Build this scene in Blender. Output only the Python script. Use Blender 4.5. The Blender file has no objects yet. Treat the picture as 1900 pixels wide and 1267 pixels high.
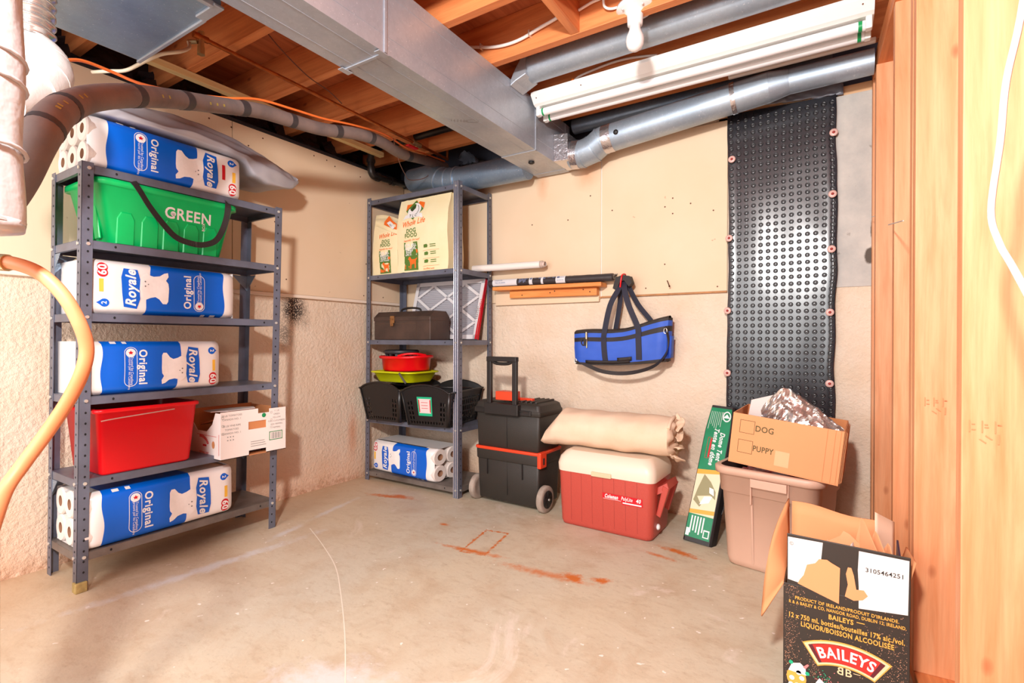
import bpy, math, random
from mathutils import Vector, Matrix, noise as mnoise
random.seed(7)
V = Vector
PI = math.pi
S = bpy.context.scene
COL = S.collection

# ------------------------------------------------------------------ camera
cd = bpy.data.cameras.new('camera'); cam = bpy.data.objects.new('camera', cd); COL.objects.link(cam)
yaw, pit, rol = math.radians(32.12), math.radians(-.19), math.radians(.147)
F = V((-math.sin(yaw), math.cos(yaw), 0)); R = V((math.cos(yaw), math.sin(yaw), 0)); U = V((0, 0, 1))
F2 = F*math.cos(pit)+U*math.sin(pit); U2 = U*math.cos(pit)-F*math.sin(pit)
R3 = R*math.cos(rol)+U2*math.sin(rol); U3 = U2*math.cos(rol)-R*math.sin(rol)
mw = Matrix((R3, U3, -F2)).transposed().to_4x4(); mw.translation = V((2.60, -2.68, .903))
cam.matrix_world = mw
cd.sensor_width = 36; cd.lens = 944/1900*36; cd.clip_start = .02; cd.clip_end = 60
S.camera = cam

# ------------------------------------------------------------------ world, lights, exposure
S.view_settings.view_transform = 'Standard'; S.view_settings.look = 'None'
S.view_settings.gamma = 1; S.view_settings.use_curve_mapping = False
S.view_settings.exposure = 0.16
w = bpy.data.worlds.new('basement_ambient'); S.world = w; w.use_nodes = True
bg = w.node_tree.nodes['Background']; bg.inputs[0].default_value = (.975, .99, 1.02, 1); bg.inputs[1].default_value = 1.5

def area(name, loc, target, size, power, col=(1, 1, 1), shape='DISK', sy=None):
    l = bpy.data.lights.new(name, 'AREA'); l.shape = shape; l.size = size
    if sy: l.size_y = sy
    l.energy = power; l.color = col
    o = bpy.data.objects.new(name, l); COL.objects.link(o); o.location = loc
    o.rotation_euler = (V(target)-V(loc)).to_track_quat('-Z', 'Y').to_euler(); return o
area('flash_lamp', (2.40, -3.02, 1.74), (.9, -.3, .95), .16, 64, (1, .975, .95))
area('fill_light', (1.5, -4.3, 1.6), (1.3, -.5, .9), 1.8, 60, (1, .985, .97), 'SQUARE')  # added soft fill behind the camera to even the light, no actual lamp

# ------------------------------------------------------------------ materials
def lin(c):
    return tuple(((x/255)/12.92 if x/255 <= .04045 else ((x/255+.055)/1.055)**2.4) for x in c[:3])+(1,)
MATS = {}
class NT:
    def __init__(s, m):
        s.t = m.node_tree; s.b = s.t.nodes['Principled BSDF']; s.co = s.t.nodes.new('ShaderNodeTexCoord')
    def n(s, ty, **k):
        nd = s.t.nodes.new(ty)
        for a, b in k.items():
            if a.startswith('i'): nd.inputs[int(a[1:])].default_value = b
            else: setattr(nd, a, b)
        return nd
    def l(s, a, b): s.t.links.new(a, b)
    def mapped(s, scale=(1, 1, 1), rot=(0, 0, 0)):
        m = s.n('ShaderNodeMapping'); m.inputs['Scale'].default_value = scale; m.inputs['Rotation'].default_value = rot
        s.l(s.co.outputs['Object'], m.inputs['Vector']); return m.outputs[0]
    def noise(s, scale, vec=None, detail=4, rough=.55, dist=0):
        n = s.n('ShaderNodeTexNoise'); n.inputs['Scale'].default_value = scale; n.inputs['Detail'].default_value = detail
        n.inputs['Roughness'].default_value = rough; n.inputs['Distortion'].default_value = dist
        s.l(vec if vec is not None else s.co.outputs['Object'], n.inputs['Vector']); return n.outputs[0]
    def ramp(s, fac, stops):
        r = s.n('ShaderNodeValToRGB'); e = r.color_ramp.elements
        e[0].position, e[0].color = stops[0]; e[1].position, e[1].color = stops[-1]
        for p, c in stops[1:-1]:
            q = e.new(p); q.color = c
        s.l(fac, r.inputs[0]); return r.outputs[0]
    def bw(s, fac, a, b): return s.ramp(fac, [(a, (0, 0, 0, 1)), (b, (1, 1, 1, 1))])
    def mix(s, fac, a, b, mode='MIX'):
        m = s.n('ShaderNodeMix', data_type='RGBA', blend_type=mode)
        for sock, val in ((m.inputs[0], fac), (m.inputs[6], a), (m.inputs[7], b)):
            if isinstance(val, (tuple, float, int)): sock.default_value = val
            else: s.l(val, sock)
        return m.outputs[2]
    def math(s, op, a, b=None, c=False):
        m = s.n('ShaderNodeMath', operation=op); m.use_clamp = c
        for i, val in enumerate((a, b)):
            if val is None: continue
            if isinstance(val, (float, int)): m.inputs[i].default_value = val
            else: s.l(val, m.inputs[i])
        return m.outputs[0]
    def spot(s, c, r, ang=0, edge=.5, nscale=18, namt=.9, plane='xy'):
        """noisy elliptical patch mask at a place on a wall or floor, in object coordinates"""
        sep = s.n('ShaderNodeSeparateXYZ'); s.l(s.co.outputs['Object'], sep.inputs[0])
        ia, ib = {'xy': (0, 1), 'yz': (1, 2), 'xz': (0, 2)}[plane]
        a = s.math('SUBTRACT', sep.outputs[ia], c[0]); b = s.math('SUBTRACT', sep.outputs[ib], c[1])
        ca, sa = math.cos(ang), math.sin(ang)
        u = s.math('ADD', s.math('MULTIPLY', a, ca/r[0]), s.math('MULTIPLY', b, sa/r[0]))
        v = s.math('ADD', s.math('MULTIPLY', a, -sa/r[1]), s.math('MULTIPLY', b, ca/r[1]))
        d = s.math('SQRT', s.math('ADD', s.math('MULTIPLY', u, u), s.math('MULTIPLY', v, v)))
        nz = s.noise(nscale, detail=6, rough=.7)
        d = s.math('ADD', d, s.math('MULTIPLY', s.math('SUBTRACT', nz, .5), namt*2))
        return s.bw(d, 1.0, max(.01, 1-edge)) if False else s.math('MULTIPLY', s.math('SUBTRACT', 1.0, d), 1/edge, True)
    def bump(s, h, strength=.3, dist=.01):
        b = s.n('ShaderNodeBump'); b.inputs['Strength'].default_value = strength; b.inputs['Distance'].default_value = dist
        s.l(h, b.inputs['Height']); s.l(b.outputs[0], s.b.inputs['Normal'])
def newmat(name, rough=.5, metal=0, spec=.5):
    m = bpy.data.materials.new(name); m.use_nodes = True; t = NT(m)
    t.b.inputs['Roughness'].default_value = rough; t.b.inputs['Metallic'].default_value = metal
    t.b.inputs['Specular IOR Level'].default_value = spec
    MATS[name] = m; return m, t
def M(name, col, rough=.5, metal=0, var=.0, vs=8, col2=None, bump=0, bs=60, spec=.5, stretch=(1, 1, 1)):
    m, t = newmat(name, rough, metal, spec); c = lin(col)
    if var or col2:
        c2 = lin(col2) if col2 else tuple(x*(1-var) for x in c[:3])+(1,)
        f = t.bw(t.noise(vs, t.mapped(stretch), 5, .6), .35, .68)
        t.l(t.mix(f, c, c2), t.b.inputs['Base Color'])
    else: t.b.inputs['Base Color'].default_value = c
    if bump: t.bump(t.noise(bs, t.mapped(stretch), 3), bump, .004)
    m.diffuse_color = c
    return m

def wood(name, a, b, axis, knot=(120, 60, 25), rough=.55, kd=1.0):
    m, t = newmat(name, rough)
    sc = [14, 14, 14]; sc['xyz'.index(axis)] = .9
    g = t.noise(2.2, t.mapped(tuple(sc)), 5, .6, .6)
    f = t.noise(9, t.mapped(tuple(sc)), 3, .6)
    base = t.mix(t.bw(g, .35, .7), lin(a), lin(b))
    base = t.mix(t.math('MULTIPLY', t.bw(f, .45, .75), .22), base, tuple(x*.6 for x in lin(b)[:3])+(1,))
    ks = [7, 7, 7]; ks['xyz'.index(axis)] = 3.6
    vo = t.n('ShaderNodeTexVoronoi'); vo.inputs['Scale'].default_value = 1.0; t.l(t.mapped(tuple(ks)), vo.inputs['Vector'])
    kn = t.math('SUBTRACT', 1.0, t.bw(vo.outputs['Distance'],   .03*kd, .09*kd))
    base = t.mix(t.math('MULTIPLY', kn, .75), base, lin(knot))
    t.l(base, t.b.inputs['Base Color']); t.bump(f, .12, .003)
    m.diffuse_color = lin(a); return m
W_STUD = wood('spruce_stud', (236, 172, 126), (220, 142, 92), 'z', (150, 72, 34))
W_JOIST = wood('joist_timber', (226, 142, 84), (196, 108, 58), 'x', (130, 58, 26))
W_BLOCK = wood('bridging_timber', (232, 150, 92), (204, 116, 66), 'y')
W_SUB = wood('subfloor_board', (205, 122, 78), (170, 90, 52), 'y', (96, 48, 26))
W_BATTEN = wood('pale_batten', (236, 212, 160), (220, 180, 118), 'y', (180, 120, 60))
W_BRACKET = wood('bracket_board', (238, 160, 88), (214, 124, 54), 'x', (96, 40, 18))

STEEL = M('grey_shelf_paint', (112, 118, 136), .38, .25, col2=(92, 94, 106), vs=6, bump=.05, bs=30)
STEEL_DIRTY = M('dusty_shelf_paint', (132, 124, 118), .5, .2, col2=(92, 82, 76), vs=5)
BOLT = M('zinc_bolt', (225, 222, 215), .3, .6)
HOLE = M('punched_hole', (22, 20, 22), .8)
BLACKP = M('black_plastic', (34, 31, 30), .45, bump=.1, bs=220)
BLACKG = M('grained_black_plastic', (46, 42, 38), .5, bump=.25, bs=260)
BASKET = M('basket_plastic', (30, 27, 27), .35, bump=.05, bs=60)
RED = M('red_plastic', (226, 8, 22), .3)
YELLOW = M('lime_yellow_plastic', (208, 214, 10), .35)
GREEN = M('green_plastic', (0, 196, 104), .35, col2=(0, 184, 96), vs=5)
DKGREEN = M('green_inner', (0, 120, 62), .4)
ORANGE = M('orange_red_plastic', (234, 70, 36), .4)
WHITE = M('white_enamel', (236, 236, 232), .35)
WHITEP = M('white_print', (240, 238, 238), .45)
TUBEW = M('white_glass_tube', (238, 238, 240), .12)
BULBW = M('white_bulb', (240, 236, 234), .1)
PORC = M('porcelain', (240, 238, 236), .15)
GRNCAP = M('green_tube_cap', (0, 150, 80), .4)
def galv(name, a, b, rough, metal=.55):
    m, t = newmat(name, rough, metal)
    vo = t.n('ShaderNodeTexVoronoi'); vo.inputs['Scale'].default_value = 90; t.l(t.co.outputs['Object'], vo.inputs['Vector'])
    n = t.noise(3.5, None, 5, .6); c = t.mix(t.bw(n, .35, .68), lin(a), lin(b))
    c = t.mix(t.math('MULTIPLY', vo.outputs['Color'], .16), c, lin((120, 128, 140)))
    sp = t.bw(t.noise(140, None, 2), .66, .74); c = t.mix(t.math('MULTIPLY', sp, .5), c, lin((235, 238, 240)))
    t.l(c, t.b.inputs['Base Color']); t.l(t.math('ADD', t.math('MULTIPLY', n, .25), rough-.12), t.b.inputs['Roughness'])
    t.bump(n, .05, .01); m.diffuse_color = lin(a); return m
GALV = galv('galvanised_sheet', (190, 196, 204), (168, 176, 188), .42)
GALVB = galv('blue_grey_galvanised', (150, 170, 190), (120, 142, 166), .4)
GALVP = galv('galvanised_pipe', (186, 200, 212), (158, 174, 190), .42, .6)
FOILT = M('foil_tape', (205, 202, 205), .22, .9, bump=.9, bs=45)
FOIL = M('crinkled_foil', (224, 218, 214), .22, .85, bump=.7, bs=7, stretch=(1, 1, 3.5))
FOILW = M('white_foil_wrap', (206, 204, 206), .35, .25, bump=.6, bs=30)
TAPEW = M('white_cloth_tape', (226, 222, 220), .6, bump=.3, bs=60)
INSUL = M('grey_brown_foam', (126, 108, 102), .75, col2=(104, 92, 90), vs=10, bump=.1, bs=120)
INSULT = M('dark_foam_tape', (58, 52, 54), .6)
INSULP = M('yellow_foam_print', (168, 150, 70), .7)
BLKPOLY = M('black_poly_sheet', (38, 40, 46), .3, bump=.8, bs=12)
GREYPOLY = M('grey_vapour_sheet', (112, 116, 128), .3, bump=.8, bs=14)
ABS = M('black_drain_pipe', (36, 33, 32), .35)
COPPER = M('copper_tube', (196, 108, 50), .35, .75, col2=(150, 84, 44), vs=20)
BRASS = M('brass', (206, 186, 140), .3, .8)
HOSEO = M('pinkish_orange_hose', (216, 148, 104), .5, col2=(206, 118, 66), vs=3)
CORDO = M('orange_cord', (238, 120, 52), .5)
CABLEW = M('white_cable', (240, 232, 226), .45)
CREAMC = M('cream_tubing', (226, 214, 190), .45)
WIREB = M('brown_wire', (110, 70, 55), .5)
CARD = M('brown_cardboard', (226, 154, 104), .75, var=.06, vs=4, bump=.05, bs=80)
CARDIN = M('inner_cardboard', (206, 134, 84), .8, var=.08, vs=4)
CARDW = M('white_cardboard', (240, 228, 222), .6, var=.03, vs=4)
INK = M('dark_green_ink', (82, 78, 40), .7)
INKG = M('grey_ink', (150, 152, 148), .7)
FOLDER = M('manila_folder', (236, 170, 122), .7, var=.08, vs=8)
PAPER = M('white_paper', (238, 232, 230), .6)
FILM = M('white_plastic_film', (244, 240, 238), .22, bump=.35, bs=16)
BLUEP = M('blue_print', (0, 98, 212), .28, bump=.25, bs=14)
REDP = M('red_print', (206, 16, 34), .4)
ORP = M('orange_print', (236, 120, 30), .45)
YELP = M('yellow_print', (244, 188, 66), .45)
FURW = M('white_fur_print', (250, 246, 244), .5, var=.05, vs=60)
GREYP = M('grey_print', (120, 116, 116), .5)
ROLLW = M('toilet_paper', (236, 224, 216), .9, bump=.3, bs=90)
CORE = M('roll_core', (150, 110, 84), .9)
TARP = M('grey_dusty_cover', (158, 160, 174), .5, col2=(182, 178, 180), vs=3, bump=.5, bs=9)
TARPD = M('dark_cover_edge', (72, 78, 90), .5, bump=.5, bs=12)
STRAP = M('black_webbing', (40, 34, 34), .65, bump=.2, bs=200)
BLUEF = M('blue_nylon', (46, 92, 200), .6, var=.1, vs=10, bump=.3, bs=14)
NAVY = M('navy_webbing', (34, 34, 52), .7, bump=.2, bs=150)
DOGB = M('cream_paper_bag', (244, 232, 192), .45, col2=(240, 224, 178), vs=6, bump=.5, bs=12)
DGRN = M('bag_green_print', (84, 122, 48), .5)
DORG = M('bag_orange_print', (240, 112, 36), .5)
TBOX = M('worn_dark_enamel', (62, 50, 46), .45, .2, col2=(84, 66, 58), vs=7, bump=.1, bs=60)
FILT = M('filter_card', (232, 228, 230), .7)
PLEAT = M('filter_pleats', (196, 194, 200), .8)
COOLR = M('cooler_red', (190, 76, 64), .45, bump=.25, bs=160)
COOLL = M('cooler_cream', (236, 218, 198), .4)
CANVAS = M('cream_canvas', (236, 208, 182), .85, col2=(226, 194, 164), vs=5, bump=.5, bs=16)
TUB = M('taupe_tub_plastic', (212, 172, 150), .45, var=.05, vs=6)
TENTG = M('tent_label_green', (12, 128, 84), .35, col2=(20, 142, 98), vs=10)
TENTO = M('tent_label_orange', (244, 170, 60), .4)
TENTC = M('tent_label_cream', (244, 220, 186), .4)
TENTF = M('tent_picture_grey', (150, 144, 104), .5)
CLOTH = M('red_white_cloth', (210, 60, 66), .8, col2=(236, 226, 226), vs=26)
BAILB = M('black_printed_carton', (50, 42, 36), .45)
BAILR = M('carton_red', (206, 44, 36), .4)
BAILD = M('carton_maroon', (96, 30, 40), .4)
GOLD = M('gold_print', (236, 170, 74), .45)
PALEG = M('pale_gold_print', (238, 206, 162), .45)
TEAL = M('teal_print', (30, 178, 130), .45)
PINK = M('pink_print', (226, 130, 130), .45)
WHEEL = M('dusty_grey_rubber', (150, 136, 124), .75, col2=(184, 170, 158), vs=14)
NAILM = M('rusty_nail', (96, 56, 36), .5, .5)
WASHER = M('pinkish_washer', (214, 172, 162), .4)
LBLACK = M('roll_black_film', (58, 52, 54), .4, bump=.3, bs=30)

# walls, floor
def wallmats():
    m, t = newmat('stucco_foundation', .85)
    n1 = t.noise(5, None, 5, .6); c = t.mix(t.bw(n1, .4, .7), lin((230, 211, 190)), lin((224, 200, 174)))
    sep = t.n('ShaderNodeSeparateXYZ'); t.l(t.co.outputs['Object'], sep.inputs[0])
    h = t.math('ADD', sep.outputs[2], t.math('MULTIPLY', t.math('SUBTRACT', t.noise(9, None, 6, .7), .5), .16))
    low = t.ramp(h, [(.0, (1, 1, 1, 1)), (.07, (0, 0, 0, 1))])
    lowf = t.math('MULTIPLY', low, t.bw(t.noise(38, None, 5, .7), .38, .6))
    c = t.mix(t.math('MULTIPLY', lowf, .75), c, lin((138, 108, 84)))
    low2 = t.ramp(h, [(.0, (1, 1, 1, 1)), (.30, (0, 0, 0, 1))])
    c = t.mix(t.math('MULTIPLY', low2, .32), c, lin((226, 150, 96)))
    t.l(c, t.b.inputs['Base Color']); t.bump(t.noise(58, None, 3, .6), .95, .008)
    c0 = c
    out = [m]
    # left stretch with mildew and rust
    m2 = m.copy(); m2.name = 'stucco_foundation_left'; t2 = NT.__new__(NT); t2.t = m2.node_tree; t2.b = t2.t.nodes['Principled BSDF']
    t2.co = [x for x in t2.t.nodes if x.type == 'TEX_COORD'][0]
    link = t2.b.inputs['Base Color'].links[0].from_socket
    mo = t2.spot((-.875, 1.075), (.105, .125), 0, .6, 34, .4, 'yz')
    mo2 = t2.spot((-.93, .93), (.07, .11), 0, .8, 40, .4, 'yz')
    mo3 = t2.spot((-.80, 1.0), (.05, .06), 0, 1.0, 40, .45, 'yz')
    speck = t2.bw(t2.noise(150, None, 2), .35, .5)
    k = t2.math('MAXIMUM', mo, t2.math('MULTIPLY', t2.math('MAXIMUM', mo2, t2.math('MULTIPLY', mo3, .6)), .7)); k = t2.math('MULTIPLY', k, speck)
    c = t2.mix(k, link, lin((52, 44, 42)))
    ru = t2.spot((-.45, .30), (.05, .20), 0, .9, 20, .5, 'yz')
    c = t2.mix(t2.math('MULTIPLY', ru, .55), c, lin((206, 120, 66)))
    t2.l(c, t2.b.inputs['Base Color']); out.append(m2)
    # plasterboard / panel
    m3, t3 = newmat('tan_wall_panel', .7)
    n = t3.noise(2.2, None, 4, .5); c = t3.mix(t3.bw(n, .35, .7), lin((232, 208, 179)), lin((228, 200, 167)))
    r1 = t3.spot((-.87, 1.28), (.03, .03), 0, 1, 30, .2, 'yz')
    fleck = t3.bw(t3.noise(24, None, 2, .5), .74, .78)
    c = t3.mix(t3.math('MULTIPLY', fleck, .5), c, lin((150, 104, 70)))
    st = t3.spot((1.42, 1.84), (.10, .10), 0, 1, 16, .3, 'xz'); st2 = t3.spot((1.13, 1.84), (.05, .12), 0, 1, 16, .3, 'xz')
    c = t3.mix(t3.math('MULTIPLY', t3.math('MAXIMUM', st, st2), .45), c, lin((214, 130, 70)))
    t3.l(c, t3.b.inputs['Base Color']); t3.bump(t3.noise(130, t3.mapped((1, 1, .15)), 2), .06, .003); out.append(m3)
    m4, t4 = newmat('bare_grey_concrete', .85)
    n = t4.noise(6, None, 6, .65); c = t4.mix(t4.bw(n, .35, .68), lin((206, 200, 192)), lin((178, 176, 172)))
    pit = t4.bw(t4.noise(22, None, 4, .6), .66, .72); c = t4.mix(t4.math('MULTIPLY', pit, .6), c, lin((128, 118, 108)))
    ed = t4.spot((2.742, 1.27), (.026, .04), 0, .25, 26, .35, 'xz'); ed2 = t4.spot((2.75, 1.38), (.010, .05), 0, .3, 30, .5, 'xz')
    c = t4.mix(t4.math('MAXIMUM', ed, ed2), c, lin((92, 82, 74)))
    t4.l(c, t4.b.inputs['Base Color']); t4.bump(n, .35, .01); out.append(m4)
    # floor
    m5, t5 = newmat('concrete_floor', .62)
    big = t5.noise(1.1, t5.mapped((1, 1, 1)), 5, .55, .8); med = t5.noise(5.5, None, 7, .65, .4); fin = t5.noise(40, None, 4, .6)
    c = t5.mix(t5.bw(big, .35, .68), lin((202, 194, 176)), lin((208, 194, 168)))
    c = t5.mix(t5.math('MULTIPLY', t5.bw(med, .46, .70), .6), c, lin((184, 158, 128)))
    c = t5.mix(t5.math('MULTIPLY', t5.bw(t5.noise(13, t5.mapped((1, 2.2, 1), (0, 0, .5)), 6, .75), .52, .66), .35), c, lin((168, 142, 114)))
    c = t5.mix(t5.math('MULTIPLY', t5.bw(t5.noise(70, None, 3, .6), .60, .75), .3), c, lin((140, 120, 98)))
    c = t5.mix(t5.math('MULTIPLY', t5.bw(t5.noise(2.4, None, 6, .7, 1.5), .60, .68), .5), c, lin((228, 216, 204)))
    c = t5.mix(t5.math('MULTIPLY', t5.bw(t5.noise(30, None, 2, .5), .71, .74), .85), c, lin((244, 238, 230)))
    # browner near the left wall, greyer in the middle of the room
    sep = t5.n('ShaderNodeSeparateXYZ'); t5.l(t5.co.outputs['Object'], sep.inputs[0])
    wx = t5.math('ADD', sep.outputs[0], t5.math('MULTIPLY', t5.math('SUBTRACT', med, .5), .5))
    c = t5.mix(t5.math('MULTIPLY', t5.ramp(wx, [(0, (1, 1, 1, 1)), (1.0, (0, 0, 0, 1))]), .45), c, lin((212, 164, 118)))
    # rectangular rust outline and patches
    def rect(cx, cy, hx, hy, ang, wd):
        a = t5.math('SUBTRACT', sep.outputs[0], cx); b = t5.math('SUBTRACT', sep.outputs[1], cy); ca, sa = math.cos(ang), math.sin(ang)
        u = t5.math('ABSOLUTE', t5.math('ADD', t5.math('MULTIPLY', a, ca), t5.math('MULTIPLY', b, sa)))
        v = t5.math('ABSOLUTE', t5.math('ADD', t5.math('MULTIPLY', a, -sa), t5.math('MULTIPLY', b, ca)))
        d = t5.math('MAXIMUM', t5.math('SUBTRACT', u, hx), t5.math('SUBTRACT', v, hy)); d = t5.math('ABSOLUTE', d)
        d = t5.math('ADD', d, t5.math('MULTIPLY', t5.math('SUBTRACT', t5.noise(45, None, 6, .75), .5), wd*6))
        return t5.math('MULTIPLY', t5.math('SUBTRACT', wd, d), 1/wd, True)
    masks = [(t5.math('MULTIPLY', rect(1.295, -.82, .055, .13, .18, .008), .8))]
    for cxy, r, a, s in [((1.30, -.93), (.10, .012), 0.1, .5), ((1.77, -.925), (.035, .022), 0, 1), ((1.872, -.885), (.025, .014), .3, .95),
                         ((1.66, -.95), (.12, .02), .1, .35), ((2.06, -.47), (.06, .014), -.25, .65), ((.45, -.575), (.10, .016), .25, .55),
                         ((.50, -.545), (.05, .02), .2, .6), ((2.0, -.55), (.05, .01), -.2, .4), ((1.0, -.75), (.02, .01), 0, .5)]:
        masks.append(t5.math('MULTIPLY', t5.spot(cxy, (r[0]*1.9, r[1]*1.9), a, .9, 30, 1.1), min(1, s*1.5)))
    k = masks[0]
    for q in masks[1:]: k = t5.math('MAXIMUM', k, q)
    c = t5.mix(t5.math('MULTIPLY', k, 1.5, True), c, lin((204, 112, 44)))
    wh = None
    for cxy, r, a, s in [((.52, -1.62), (.03, .42), -.10, .75), ((.44, -1.22), (.02, .1), .2, .7), ((1.47, -1.80), (.14, .08), .6, .9),
                         ((1.55, -2.0), (.20, .09), .4, .7), ((1.75, -1.98), (.12, .08), .4, .9), ((1.95, -1.75), (.10, .05), .2, .6), ((.36, -.9), (.02, .20), .2, .6), ((2.65, -.12), (.1, .03), 0, .6),
                         ((1.40, -.2), (.05, .02), 0, .8)]:
        q = t5.math('MULTIPLY', t5.spot(cxy, (r[0]*1.3, r[1]*1.3), a, .8, 17, 1.25), s); wh = q if wh is None else t5.math('MAXIMUM', wh, q)
    c = t5.mix(wh, c, lin((216, 213, 212)))
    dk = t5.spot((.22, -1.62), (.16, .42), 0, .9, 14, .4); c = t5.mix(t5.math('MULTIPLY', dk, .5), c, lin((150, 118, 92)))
    dk2 = t5.spot((1.50, -1.87), (.05, .07), .5, .8, 30, .6); c = t5.mix(t5.math('MULTIPLY', dk2, .6), c, lin((176, 160, 150)))
    t5.l(c, t5.b.inputs['Base Color']); t5.bump(t5.math('ADD', med, t5.math('MULTIPLY', fin, .4)), .18, .01)
    t5.l(t5.math('ADD', t5.math('MULTIPLY', big, .3), .42), t5.b.inputs['Roughness']); out.append(m5)
    return out
STUCCO, STUCCOL, PANEL, CONC, FLOORM = wallmats()

# ------------------------------------------------------------------ mesh builder
class MB:
    def __init__(s): s.v = []; s.f = []; s.m = []; s.s = []
    def add(s, vs, fs, m=0, sm=False):
        k = len(s.v); s.v += [tuple(p) for p in vs]
        for f in fs: s.f.append([i+k for i in f]); s.m.append(m); s.s.append(sm)
        return s
    def box(s, x0, x1, y0, y1, z0, z1, m=0, f=None):
        P = [(x, y, z) for x in (x0, x1) for y in (y0, y1) for z in (z0, z1)]
        if f: P = [f(*p) for p in P]
        return s.add(P, [(0, 1, 3, 2), (4, 6, 7, 5), (0, 4, 5, 1), (2, 3, 7, 6), (0, 2, 6, 4), (1, 5, 7, 3)], m)
    def poly(s, pts, m=0): return s.add(pts, [list(range(len(pts)))], m)
    def loft(s, rings, m=0, caps=(True, True), closed=True, sm=True):
        n = len(rings[0]); vs = [p for r in rings for p in r]; fs = []
        for i in range(len(rings)-1):
            for j in range(n if closed else n-1):
                a, b = i*n+j, i*n+(j+1) % n; fs.append((a, b, b+n, a+n))
        s.add(vs, fs, m, sm)
        if closed and caps[0]: s.add(rings[0], [list(range(n))[::-1]], m)
        if closed and caps[1]: s.add(rings[-1], [list(range(n))], m)
        return s
    def cyl(s, p0, p1, r0, r1=None, n=16, m=0, caps=(True, True), sm=True):
        r1 = r0 if r1 is None else r1; p0, p1 = V(p0), V(p1); a, b = frame(p1-p0)
        rg = lambda p, r: [p+a*(r*math.cos(2*PI*i/n))+b*(r*math.sin(2*PI*i/n)) for i in range(n)]
        return s.loft([rg(p0, r0), rg(p1, r1)], m, caps, sm=sm)
    def tube(s, path, r, n=10, m=0, sub=6, caps=(True, True)):
        P = [V(p) for p in path]
        if sub > 1: P, rr = smoothpath(P, r, sub)
        else: rr = r if isinstance(r, (list, tuple)) else [r]*len(P)
        t0 = (P[1]-P[0]).normalized(); a, b = frame(t0); rings = []
        for i, p in enumerate(P):
            t = (P[min(i+1, len(P)-1)]-P[max(i-1, 0)]).normalized()
            a = (a-t*a.dot(t)).normalized(); b = t.cross(a)
            rings.append([p+a*(rr[i]*math.cos(2*PI*k/n))+b*(rr[i]*math.sin(2*PI*k/n)) for k in range(n)])
        return s.loft(rings, m, caps)
    def ribbon(s, path, wd, w, t=.002, m=0, sub=6):
        P = [V(p) for p in path]
        if sub > 1: P, _ = smoothpath(P, 1, sub)
        rings = []
        for i, p in enumerate(P):
            tt = (P[min(i+1, len(P)-1)]-P[max(i-1, 0)]).normalized()
            W = wd(i/(len(P)-1)) if callable(wd) else wd
            W = V(W); W = (W-tt*W.dot(tt)).normalized(); N = tt.cross(W)
            rings.append([p+W*w/2+N*t/2, p-W*w/2+N*t/2, p-W*w/2-N*t/2, p+W*w/2-N*t/2])
        return s.loft(rings, m, sm=False)
    def lathe(s, prof, o, ax=(0, 0, 1), n=24, m=0, sm=True):
        o = V(o); ax = V(ax).normalized(); a, b = frame(ax)
        rings = [[o+ax*z+a*(r*math.cos(2*PI*i/n))+b*(r*math.sin(2*PI*i/n)) for i in range(n)] for r, z in prof]
        return s.loft(rings, m, (prof[0][0] > 1e-5, prof[-1][0] > 1e-5), sm=sm)
    def grid(s, fn, nu, nv, m=0, sm=True, mf=None, skip=None):
        vs = [fn(i/nu, j/nv) for i in range(nu+1) for j in range(nv+1)]; k = len(s.v); s.v += [tuple(p) for p in vs]
        for i in range(nu):
            for j in range(nv):
                if skip and skip(i, j): continue
                a = k+i*(nv+1)+j; s.f.append([a, a+nv+1, a+nv+2, a+1]); s.m.append(mf(i, j) if mf else m); s.s.append(sm)
        return s
    def prism(s, pts, mp, w0, w1, m=0):
        n = len(pts); A = [mp(u, v, w0) for u, v in pts]; B = [mp(u, v, w1) for u, v in pts]
        s.add(A+B, [(i, (i+1) % n, (i+1) % n+n, i+n) for i in range(n)], m)
        s.add(A, [list(range(n))[::-1]], m); s.add(B, [list(range(n))], m); return s
    def flat(s, pts, mp, m=0, w=.0006): return s.add([mp(u, v, w) for u, v in pts], [list(range(len(pts)))], m)
    def flatc(s, pts, mp, m=0, w=.0006, step=.018):
        """flat print on a curved face: triangulated and cut small so it follows the surface"""
        from mathutils.geometry import tessellate_polygon
        P3 = [V((a, b, 0)) for a, b in pts]
        st = [[P3[i] for i in tr] for tr in tessellate_polygon([P3])]
        while st:
            a, b, c = st.pop(); l = [(a-b).length, (b-c).length, (c-a).length]; k = l.index(max(l))
            if l[k] > step:
                if k == 0: q = (a+b)/2; st += [[a, q, c], [q, b, c]]
                elif k == 1: q = (b+c)/2; st += [[a, b, q], [a, q, c]]
                else: q = (c+a)/2; st += [[a, b, q], [q, b, c]]
            else: s.add([mp(p.x, p.y, w) for p in (a, b, c)], [(0, 1, 2)], m)
        return s
    def disc(s, u, v, r, mp, m=0, w=.0006, n=16, rv=None):
        return s.flat([(u+r*math.cos(2*PI*i/n), v+(rv or r)*math.sin(2*PI*i/n)) for i in range(n)], mp, m, w)
    def rect(s, u0, u1, v0, v1, mp, m=0, w=.0006, nu=1, nv=1):
        for i in range(nu):
            for j in range(nv):
                a, b = u0+(u1-u0)*i/nu, u0+(u1-u0)*(i+1)/nu; c, d = v0+(v1-v0)*j/nv, v0+(v1-v0)*(j+1)/nv
                s.flat([(a, c), (b, c), (b, d), (a, d)], mp, m, w)
        return s
    def frame2(s, u0, u1, v0, v1, t, mp, m=0, w=.0006):
        s.rect(u0, u1, v0, v0+t, mp, m, w); s.rect(u0, u1, v1-t, v1, mp, m, w)
        s.rect(u0, u0+t, v0, v1, mp, m, w); s.rect(u1-t, u1, v0, v1, mp, m, w); return s
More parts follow.
